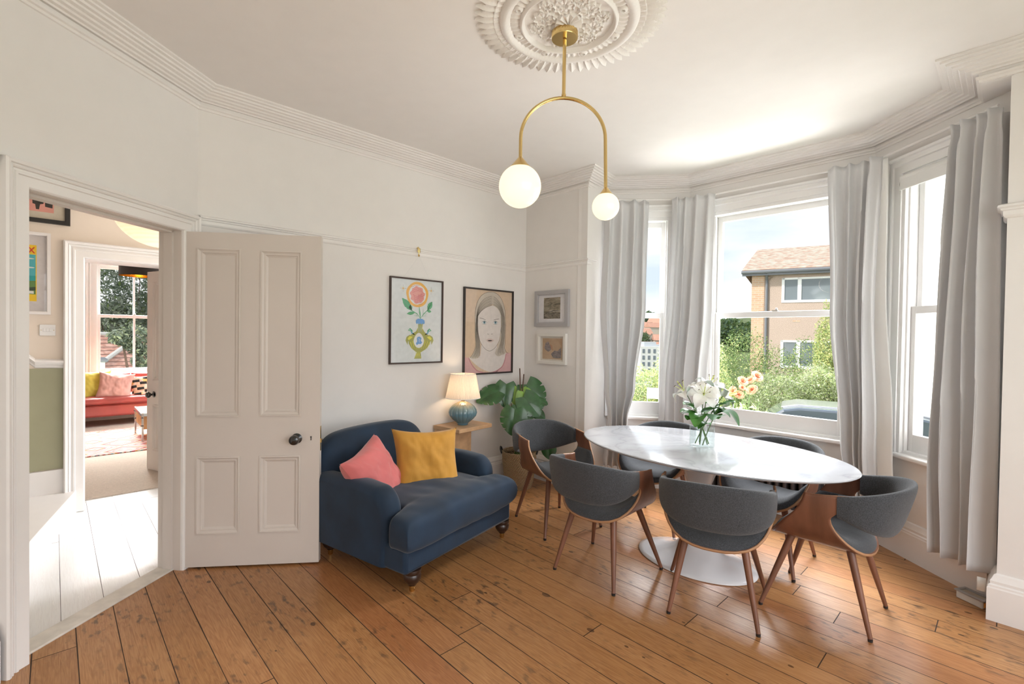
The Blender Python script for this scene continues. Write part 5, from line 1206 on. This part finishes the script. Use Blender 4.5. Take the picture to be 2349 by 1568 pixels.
def leafcloud(name, blobs, n, size, mats, seed, parent, asp=1.6, wts=None, shell=.55, rough=.35):
    """leaf blades scattered through a set of ellipsoids (centre, radii)"""
    rnd = random.Random(seed); vs = []; fs = []; mi = []; tot = [b[1][0] * b[1][1] + b[1][0] * b[1][2] for b in blobs]; S = sum(tot)
    for (c, r), w in zip(blobs, tot):
        for _ in range(int(n * w / S)):
            while True:
                d = Vector((rnd.uniform(-1, 1), rnd.uniform(-1, 1), rnd.uniform(-1, 1)))
                if .05 < d.length < 1: break
            d.normalize(); k = shell + (1 - shell) * rnd.random() ** .6
            k *= 1 + rough * noise.noise(Vector((d.x * 2.3 + c[0], d.y * 2.3 + c[1], d.z * 2.3 + seed)))
            p = Vector((c[0] + d.x * r[0] * k, c[1] + d.y * r[1] * k, c[2] + d.z * r[2] * k))
            a = Vector((rnd.gauss(0, 1), rnd.gauss(0, 1), rnd.gauss(0, 1))).normalized(); b = a.cross(Vector((rnd.gauss(0, 1), rnd.gauss(0, 1), rnd.gauss(0, 1)))).normalized()
            s_ = size * rnd.uniform(.6, 1.4); o = len(vs)
            vs += [tuple(p - a * s_ * asp), tuple(p + b * s_ * .6), tuple(p + a * s_ * asp), tuple(p - b * s_ * .6)]
            fs.append((o, o + 1, o + 2, o + 3)); mi.append(rnd.choices(range(len(mats)), wts)[0])
    mb = MB(); mb.v = vs; mb.f = fs; mb.m = mi
    return mb.build(name, mats, parent, flat=True, recalc=False)
def lmat(name, c):
    m = bpy.data.materials.new(name); m.use_nodes = True; t = m.node_tree; b = t.nodes['Principled BSDF']
    n = N(t, 'ShaderNodeTexNoise', i_Scale=3.); tc = N(t, 'ShaderNodeTexCoord'); t.links.new(tc.outputs['Object'], n.inputs['Vector'])
    t.links.new(RAMP(t, n.outputs['Fac'], [(.35, tuple(x * .7 for x in c)), (.65, tuple(min(1, x * 1.3) for x in c))]), b.inputs['Base Color']); b.inputs['Roughness'].default_value = .55
    tl = N(t, 'ShaderNodeBsdfTranslucent'); tl.inputs[0].default_value = (*[min(1, x * 1.5) for x in c], 1); ms = N(t, 'ShaderNodeMixShader'); ms.inputs[0].default_value = .35
    t.links.new(b.outputs[0], ms.inputs[1]); t.links.new(tl.outputs[0], ms.inputs[2]); t.links.new(ms.outputs[0], t.nodes['Material Output'].inputs[0]); return m
GD, GM, GL, GY, GG, GB = lmat('foliage_dark', (.10, .17, .05)), lmat('foliage_mid', (.14, .20, .07)), lmat('foliage_light', (.27, .33, .12)), lmat('foliage_yellow', (.42, .41, .17)), lmat('foliage_grey', (.27, .30, .18)), lmat('foliage_blue', (.16, .24, .16))
GF1, GF2 = lmat('foliage_greygreen', (.10, .13, .09)), lmat('foliage_palegrey', (.22, .25, .20))
def shrub(name, label, base, blobs, n, size, mats, seed, wts=None, cat='shrub', stem_h=None, **kw):
    root = thing(name, label, cat, base)
    leafcloud('foliage', [((c[0] - base[0], c[1] - base[1], c[2] - base[2]), r) for c, r in blobs], n, size, mats, seed, root, wts=wts, **kw)
    sm = MB(); rnd = random.Random(seed)
    for c, r in blobs[:6]: sm.tube([(0, 0, 0), ((c[0] - base[0]) * .5, (c[1] - base[1]) * .5, (c[2] - base[2]) * .5), (c[0] - base[0], c[1] - base[1], c[2] - base[2])], [.05, .04, .02], 7)
    sm.build('branches', M['stake'], root); return root
hb = []
for i in range(9):
    p = Vector((-5.6, 12.7)) + rdd * (i * .72); hb.append(((p.x, p.y + .4, .2 + .2 * sin(i * 1.9)), (.75, .75, 1.20 + .14 * sin(i * 2.7))))
    hb.append(((p.x + .3, p.y + .3, -.6), (.8, .8, .7)))
shrub('hedge', 'tall green hedge across the street below the brick house', (-3.4, 13.2, -1.2), hb, 90000, .017, [GD, GM, GL, GY], 3, (4, 5, 4, 1), cat='hedge')
shrub('shrub', 'pale grey-green feathery shrub behind the parked car', (-2.9, 11.9, -1.2), [((-3.55, 11.9, .0), (.8, .5, .65)), ((-2.7, 12.0, .15), (.85, .5, .75)), ((-1.9, 12.2, .25), (.8, .5, .8)), ((-2.8, 11.8, -.6), (1.5, .5, .5))], 46000, .013, [GG, GM, GL], 5, (6, 2, 2), asp=2.4)
shrub('shrub', 'tall yellow-green bush rising beside the lower window of the brick house', (-2.95, 13.0, -1.2), [((-2.95, 13.0, .9), (.30, .35, 1.25)), ((-2.7, 13.1, .5), (.4, .35, 1.0))], 15000, .018, [GY, GL, GM], 6, (4, 4, 2))
shrub('shrub', 'sunlit yellow-green bush outside the left bay window', (-5.25, 9.1, -1.2), [((-5.35, 9.0, .15), (.62, .55, .62)), ((-4.75, 9.15, .55), (.42, .45, .75)), ((-5.0, 9.1, -.5), (1.0, .7, .7)), ((-4.3, 9.6, .3), (.5, .5, 1.1))], 42000, .014, [GY, GL, GM, GG], 8, (3, 4, 3, 1))
# brick house
BRK = bpy.data.materials.new('brickwork'); BRK.use_nodes = True; t = BRK.node_tree; b = t.nodes['Principled BSDF']
tc = N(t, 'ShaderNodeTexCoord'); mp = N(t, 'ShaderNodeMapping'); mp.inputs['Rotation'].default_value = (radians(90), 0, 0); br = N(t, 'ShaderNodeTexBrick', i_Scale=1.)
br.inputs['Brick Width'].default_value = .225; br.inputs['Row Height'].default_value = .075; br.inputs['Mortar Size'].default_value = .008
br.inputs['Color1'].default_value = (.48, .30, .19, 1); br.inputs['Color2'].default_value = (.56, .37, .24, 1); br.inputs['Mortar'].default_value = (.50, .44, .36, 1)
t.links.new(tc.outputs['Object'], mp.inputs[0]); t.links.new(mp.outputs[0], br.inputs['Vector']); t.links.new(br.outputs[0], b.inputs['Base Color'])
PEB = mat('pebbledash', (.47, .37, .31), .95, bump=.6, bscale=90, var=.3, vscale=55)
def tilemat(name, c1, c2, row=.28):
    m = bpy.data.materials.new(name); m.use_nodes = True; t = m.node_tree; b = t.nodes['Principled BSDF']
    tc = N(t, 'ShaderNodeTexCoord'); s = N(t, 'ShaderNodeSeparateXYZ'); t.links.new(tc.outputs['Object'], s.inputs[0])
    v = MA(t, 'FRACT', MA(t, 'DIVIDE', s.outputs[2], row)); n = N(t, 'ShaderNodeTexNoise', i_Scale=5., i_Detail=3.); t.links.new(tc.outputs['Object'], n.inputs['Vector'])
    base = RAMP(t, n.outputs['Fac'], [(.38, c1), (.62, c2)]); c = MIX(t, MA(t, 'LESS_THAN', v, .17), base, tuple(x * .30 for x in c1))
    t.links.new(c, b.inputs['Base Color']); b.inputs['Roughness'].default_value = .85; return m
TIL = tilemat('roof_tiles', (.48, .33, .25), (.70, .56, .46), .085)
hs = thing('brick_house', 'brown pebbledash and brick house with a tiled roof seen through the middle window', 'house', (-6.79, 18.9, -1.2), atan2(.272, .962))
Zf = lambda z: z + 1.2
w_ = MB(); Wn = [(.98, 2.62, 2.72, 3.62), (.98, 2.62, .35, 1.36), (4.2, 5.9, 2.72, 3.62), (4.2, 5.9, .35, 1.36)]
xs = [.42, .98, 2.62, 4.2, 5.9, 8.0]; 
for i in range(5):
    if i in (1, 3): w_.box(xs[i], xs[i + 1], 0, .25, 0, Zf(.35)).box(xs[i], xs[i + 1], 0, .25, Zf(1.36), Zf(2.72)).box(xs[i], xs[i + 1], 0, .25, Zf(3.62), Zf(3.95))
    else: w_.box(xs[i], xs[i + 1], 0, .25, 0, Zf(3.95))
w_.box(.25, 8, .3, 7.5, 0, Zf(3.9)); w_.build('pebbledash_wall', PEB, hs, flat=True)
MB().box(0, .42, -.02, 7.5, 0, Zf(3.95)).build('brick_pier', BRK, hs, flat=True)
r_ = MB(); r_.add([(-.30, -.42, Zf(3.86)), (8.3, -.42, Zf(3.86)), (8.3, 3.6, Zf(5.2)), (-.05, 3.6, Zf(5.2)), (-.30, 7.9, Zf(3.86)), (8.3, 7.9, Zf(3.86)), (-.30, -.42, Zf(3.94)), (8.3, -.42, Zf(3.94)), (8.3, 3.6, Zf(5.3)), (-.05, 3.6, Zf(5.3)), (-.30, 7.9, Zf(3.94)), (8.3, 7.9, Zf(3.94))],
    [(6, 7, 8, 9), (9, 8, 11, 10), (0, 1, 7, 6), (4, 5, 11, 10), (0, 6, 9, 3), (3, 9, 10, 4), (0, 3, 4), (0, 1, 2, 3), (3, 2, 5, 4), (1, 2, 5)]); r_.build('roof', TIL, hs, flat=True)
MB().tube([(-.32, -.47, Zf(3.83)), (8.3, -.47, Zf(3.83))], .06, 8).box(-.3, 8.3, -.40, -.36, Zf(3.70), Zf(3.86)).build('gutter', mat('gutter_grey', (.16, .17, .19), .5), hs)
MB().tube([(.50, -.40, Zf(3.80)), (.50, -.07, Zf(3.55)), (.50, -.07, 0)], .045, 8).build('downpipe', MATS['gutter_grey'], hs)
dg = mat('house_glass', (.16, .19, .21), .08, coat=.6); upv = mat('upvc_white', (.85, .86, .86), .35)
for (x0, x1, z0, z1) in Wn:
    f_ = MB(); z0, z1 = Zf(z0), Zf(z1); xm = x0 + (x1 - x0) * .34
    f_.box(x0, x1, -.015, .05, z1 - .07, z1).box(x0, x1, -.03, .05, z0, z0 + .09).box(x0, x0 + .09, -.015, .05, z0, z1).box(x1 - .09, x1, -.015, .05, z0, z1).box(xm - .06, xm + .06, -.015, .05, z0, z1)
    f_ = f_.build('window_frame', upv, hs, flat=True); MB().box(x0 + .05, x1 - .05, .02, .03, z0 + .05, z1 - .05).build('pane', dg, f_, flat=True)
for (x, z) in ((1.35, 2.02), (1.55, 3.78), (4.6, 2.02)): MB().box(x, x + .22, -.012, .0, Zf(z), Zf(z) + .055).build('air_brick', BRK, hs, flat=True)
# white rendered house to the right
WHH = 5.1
wh = thing('rendered_house', 'white rendered house close by outside the right bay window', 'house', (-1.62, 9.3, -1.2), atan2(.12, .99))
MB().box(0, 7, 0, 5, 0, WHH).build('wall', mat('white_render', (.80, .84, .78), .85, var=.04, vscale=2), wh, flat=True)
MB().box(-.15, 7.15, -.15, 5.2, WHH - .05, WHH + .15).build('parapet', upv, wh, flat=True)
for x in (1.1, 3.6): f_ = MB().box(x, x + .9, -.03, .02, 1.9, 3.4).build('window_frame', upv, wh, flat=True); MB().box(x + .07, x + .83, -.035, -.02, 1.97, 3.33).build('pane', dg, f_, flat=True)
# parked car
car = thing('parked_car', 'silver and dark car parked in the street just below the middle window', 'car', (-2.15, 9.42, -1.16), atan2(.272, .962))
def cbody(u, v):
    pts = [(-2.05, .28), (-2.1, .62), (-1.98, .86), (-1.15, .98), (-.9, 1.0), (1.35, 1.0), (1.95, .94), (2.08, .70), (2.08, .28)]
    x, z = pts[int(round(v * 8))]; a = (u * 2 - 1); w = .84 * (1 - .06 * (abs(x) > 1.9)); return (x, w * a, z)
cb_ = MB(); side = [(-2.05, .28), (-2.12, .60), (-2.0, .84), (-1.2, .98), (1.5, 1.0), (1.98, .92), (2.08, .66), (2.05, .28)]
for sg in (0,): cb_.prism([(x, z) for x, z in side], -.84, .84, 0, Matrix(((1, 0, 0, 0), (0, 0, 1, 0), (0, 1, 0, 0), (0, 0, 0, 1))))
cb_.build('body', mat('car_silver', (.26, .27, .29), .25, .7, coat=.5), car, bevel=.05, flat=True)
cab = [(-1.25, .97), (-.62, 1.42), (-.40, 1.465), (1.05, 1.46), (1.35, 1.40), (1.80, .99)]
MB().prism(cab, -.68, .68, 0, Matrix(((1, 0, 0, 0), (0, 0, 1, 0), (0, 1, 0, 0), (0, 0, 0, 1)))).build('cabin_glass', mat('car_glass', (.045, .055, .07), .06, coat=.7), car, bevel=.04, flat=True)
MB().prism([(-.66, 1.43), (-.42, 1.485), (1.06, 1.48), (1.38, 1.42), (1.36, 1.39), (1.04, 1.44), (-.40, 1.445), (-.62, 1.39)], -.42, .42, 0, Matrix(((1, 0, 0, 0), (0, 0, 1, 0), (0, 1, 0, 0), (0, 0, 0, 1)))).build('roof_panel', MATS['car_silver'], car, bevel=.02, flat=True)
for x in (.18, 1.0):
    MB().box(x - .018, x + .018, -.70, -.67, .98, 1.44).build('door_pillar', upv, car, flat=True)
for x in (-1.3, 1.35):
    for y in (-.80, .80):
        a = Matrix.Translation((x, y, .31)) @ Matrix.Rotation(radians(90), 4, 'X')
        tb = MB(); tb.grid(lambda u, v: a @ Vector(((.31, .31, .29, .19)[int(round(v * 3))] * cos(u * 2 * pi), (.31, .31, .29, .19)[int(round(v * 3))] * sin(u * 2 * pi), (-.09, .09, .10, .10)[int(round(v * 3))])), 28, 4, cu=True); wl = tb.build('wheel', M['blackm'], car)
        MB().tube([a @ Vector((0, 0, -.11)), a @ Vector((0, 0, .11))], .19, 20).build('hub', M['chrome'], wl)
# rose bush
rb = thing('rose_bush', 'peach roses flowering right outside the middle window', 'rose bush', (-1.95, 5.35, -1.2))
bl = []
def atp(r, f, z): return (-1.95 + RTd.x * r + FWd.x * f, 5.35 + RTd.y * r + FWd.y * f, z)
rosem = mat('rose_petal', (.76, .33, .20), .6, var=.18, vscale=30, sss=.1)
def rose(p, r, seed):
    rnd = random.Random(seed); mb = MB(); ax = Vector((.3 + rnd.uniform(-.8, .8), -.7, .5 + rnd.uniform(-.4, .5))).normalized(); R = ax.to_track_quat('Z', 'Y').to_matrix().to_4x4(); T = Matrix.Translation(Vector(p) - rb.location) @ R
    for ring, (nn, tilt, L) in enumerate(((3, .15, .45), (4, .45, .62), (5, .85, .85), (7, 1.2, 1.0))):
        for k in range(nn):
            Tk = T @ Matrix.Rotation(k * 2 * pi / nn + ring * .6 + rnd.uniform(-.2, .2), 4, 'Z')
            def fn(u, v):
                w = L * r * .75 * sin(pi * min(1, v * .8 + .15)) ** .5; x = (u - .5) * 2 * w; rr = L * r * sin(tilt) * v + .04 * r; z = L * r * cos(tilt) * v * .8 - .25 * r * (v ** 3) * (ring > 1) + .25 * x * x / r
                return Tk @ Vector((rr - .4 * x * x / r * (1 - .4 * ring / 3), x, z))
            mb.grid(fn, 7, 6)
    mb.build('rose_bloom', rosem, rb, angle=80)
for i, (r, z, k) in enumerate(((-.075, .955, .060), (.02, .965, .060), (.095, 1.005, .068), (.055, .860, .065), (-.14, .845, .052), (-.06, .80, .055), (-.02, .875, .040), (-.17, .79, .045))): rose(atp(r, .02 * i - .06, z), k, i)
leafcloud('foliage', [((-.05, .05, 1.75), (.30, .25, .16)), ((.10, .05, 1.60), (.34, .25, .20)), ((-.1, .1, 1.2), (.4, .3, .35))], 900, .026, [GL, GM, GY], 21, rb, asp=1.3, shell=.2)
sm = MB()
for i in range(7): sm.tube([(.02 * i - .06, 0, 0), (random.uniform(-.15, .15), .03, 1.1), (random.uniform(-.2, .2), 0, 1.95 + .02 * i)], [.010, .007, .004], 6)
sm.build('stems', M['stem'], rb)
# notice board by the bush
sg = thing('notice_board', 'small white notice board on a thin post in front of the sunlit bush', 'sign', (-4.45, 7.80, -1.2), radians(32))
MB().tube([(-.10, 0, 0), (-.10, 0, 1.70)], .010, 8).build('post', M['chrome'], sg)
MB().box(-.11, .11, -.008, .008, 1.50, 1.69).build('panel', upv, sg, flat=True)
pm = MB()
for x, z, w, h in ((-.045, 1.615, .05, .018), (.02, 1.60, .04, .012), (-.03, 1.57, .03, .008), (.04, 1.635, .04, .008)): pm.box(x, x + w, -.0095, -.0082, z, z + h)
pm.build('faded_marks', mat('faded_blue', (.42, .52, .70), .6), sg, flat=True)
# town on the hillside seen through the left window
def town_at(h, d): a = radians(46.25 - h); return (-sin(a) * d, cos(a) * d)
aw = mat('apartment_white', (.76, .76, .74), .8); abk = mat('apartment_window', (.20, .23, .27), .3); brf = mat('distant_tiles', (.52, .28, .20), .9, var=.2, vscale=2)
TG = 'white apartment blocks in the town below'
for i, (h, d, w, fl, z) in enumerate(((14.6, 92, 5.2, 3, -5.6), (16.4, 88, 4.2, 4, -5.2), (17.9, 94, 5.6, 3, -4.6), (15.4, 66, 4.8, 2, -7.6))):
    x, y = town_at(h, d); ab = thing('apartment_block', ('white apartment block lowest to the left in the town below', 'white apartment block in the middle with the most floors in the town below', 'white apartment block farthest to the right in the town below', 'low white apartment block nearest the bay window in the town below')[i], 'apartment block', (x, y, z - 4), radians(46.25 - h) + .25, TG)
    MB().box(-w / 2, w / 2, 0, 5, 0, 4 + fl * 1.15 + .3).build('wall', aw, ab, flat=True); MB().box(-w * .3, w * .2, 1, 4, 4 + fl * 1.15 + .3, 4 + fl * 1.15 + 1.1).build('roof_storey', mat('roof_grey', (.50, .54, .58), .8), ab, flat=True)
    nn = int(w / .85)
    for f_ in range(fl):
        for k in range(nn): xx = -w / 2 + .3 + k * (w - .4) / nn; MB().box(xx, xx + .42, -.05, .02, 4 + f_ * 1.15 + .3, 4 + f_ * 1.15 + 1.0).build('window', abk, ab, flat=True)
HG = 'red roofed houses on the far hillside'; rnd = random.Random(5); proto = None
hw_ = mat('distant_wall', (.66, .58, .50), .9)
for i in range(26):
    h, d = rnd.uniform(12.8, 19), rnd.uniform(150, 300); x, y = town_at(h, d); z = ground_z(d + 1) + noise.noise(Vector((x * .012, y * .012, 0))) * (9 if d > 180 else 0) - .5; rz = rnd.uniform(-.6, .6) + .6
    if proto is None:
        proto = thing('terraced_house', 'red-roofed house among many on the far hillside beyond the left window', 'house', (x, y, z), rz, HG)
        MB().box(-4.5, 4.5, -3, 3, 0, 4.5).build('wall', hw_, proto, flat=True)
        MB().add([(-4.8, -3.4, 4.3), (4.8, -3.4, 4.3), (4.8, 0, 6.8), (-4.8, 0, 6.8), (-4.8, 3.4, 4.3), (4.8, 3.4, 4.3)], [(0, 1, 2, 3), (3, 2, 5, 4), (0, 3, 4), (1, 5, 2)]).build('roof', brf, proto, flat=True)
    else: dup(proto, (x, y, z), rz, proto['label'])
proto = None
for i in range(33):
    if i > 25: h, d, sc = 22 + (i - 26) * .85, rnd.uniform(190, 230), rnd.uniform(1.5, 2.0)
    elif i < 12: h, d, sc = rnd.uniform(13, 19), rnd.uniform(120, 260), rnd.uniform(.8, 1.4)
    else: h, d, sc = 11.5 + (i - 12) * .62, rnd.uniform(340, 400), rnd.uniform(1.2, 1.8)
    x, y = town_at(h, d); z = ground_z(d + 1) - 1
    if proto is None:
        proto = thing('hillside_tree', 'round leafy tree among many on the far hillside', 'tree', (x, y, z), 0, 'trees on the far hillside')
        leafcloud('foliage', [((0, 0, 4.2), (2.9, 2.9, 2.7)), ((1.5, .5, 3), (2, 2, 1.8)), ((-1.4, -.6, 3.2), (2, 2, 2))], 1500, .34, [GB, GD, GM], 31, proto); MB().tube([(0, 0, 0), (0, 0, 3.5)], .25, 7).build('trunk', M['stake'], proto); o = proto
    else: o = dup(proto, (x, y, z), rnd.uniform(0, 6), proto['label'])
    o.scale = (sc, sc, sc)
# outside the far room
nb = thing('tiled_roof_house', 'neighbouring house with a red tiled hipped roof outside the far window', 'house', (-27, 2.6, -6))
MB().box(-6, 3, -6, 8, 0, 3.4).build('wall', hw_, nb, flat=True)
TL2 = tilemat('old_roof_tiles', (.40, .20, .15), (.56, .34, .27), .16)
MB().add([(3.6, -7, 3.19), (3.6, 9, 3.19), (-3, 9, 7.15), (-3, -7, 7.15), (-9.6, -7, 3.19), (-9.6, 9, 3.19)], [(0, 1, 2, 3), (3, 2, 5, 4), (0, 3, 4), (1, 5, 2)]).build('roof', TL2, nb, flat=True)
MB().tube([(-2.9, .55, 7.16), (2.9, -4.0, 3.66)], .10, 8).build('hip_ridge', mat('ridge_grey', (.55, .53, .50), .8), nb); MB().tube([(-3, -7, 7.17), (-3, 9, 7.17)], .10, 8).build('ridge', MATS['ridge_grey'], nb)
shd = thing('garden_shed', 'pale garden shed with a flat roof outside the far window', 'shed', (-20.5, .85, -1.2)); MB().box(-1.2, .2, -.9, .35, 0, 1.55).build('wall', upv, shd, flat=True); MB().box(-1.3, .3, -1, .42, 1.55, 1.63).build('roof', MATS['gutter_grey'], shd, flat=True)
shrub('garden_tree', 'large dark tree filling the upper panes of the far window', (-33, 2.8, -6), [((-33, 1.6, 3.4), (2.2, 1.7, 2.3)), ((-33, 3.4, 4.2), (2.2, 1.8, 2.6)), ((-33, 4.6, 2.6), (2, 1.5, 2.0)), ((-33, .2, 2.0), (2, 1.3, 1.6)), ((-32, 2.4, 1.6), (2, 2.2, 1.3))], 8000, .085, [GF1, GF2, GM], 41, (5, 4, 1), cat='tree')
shrub('garden_tree', 'small broken-leaved tree in front of the tiled roof outside the far window', (-19.5, 1.9, -1.2), [((-19.5, 1.95, 1.05), (.5, .42, .45)), ((-19.5, 2.15, .3), (.5, .35, .6)), ((-19.5, 1.55, 1.15), (.4, .35, .25))], 3200, .045, [GF1, GF2, GG], 42, cat='tree')
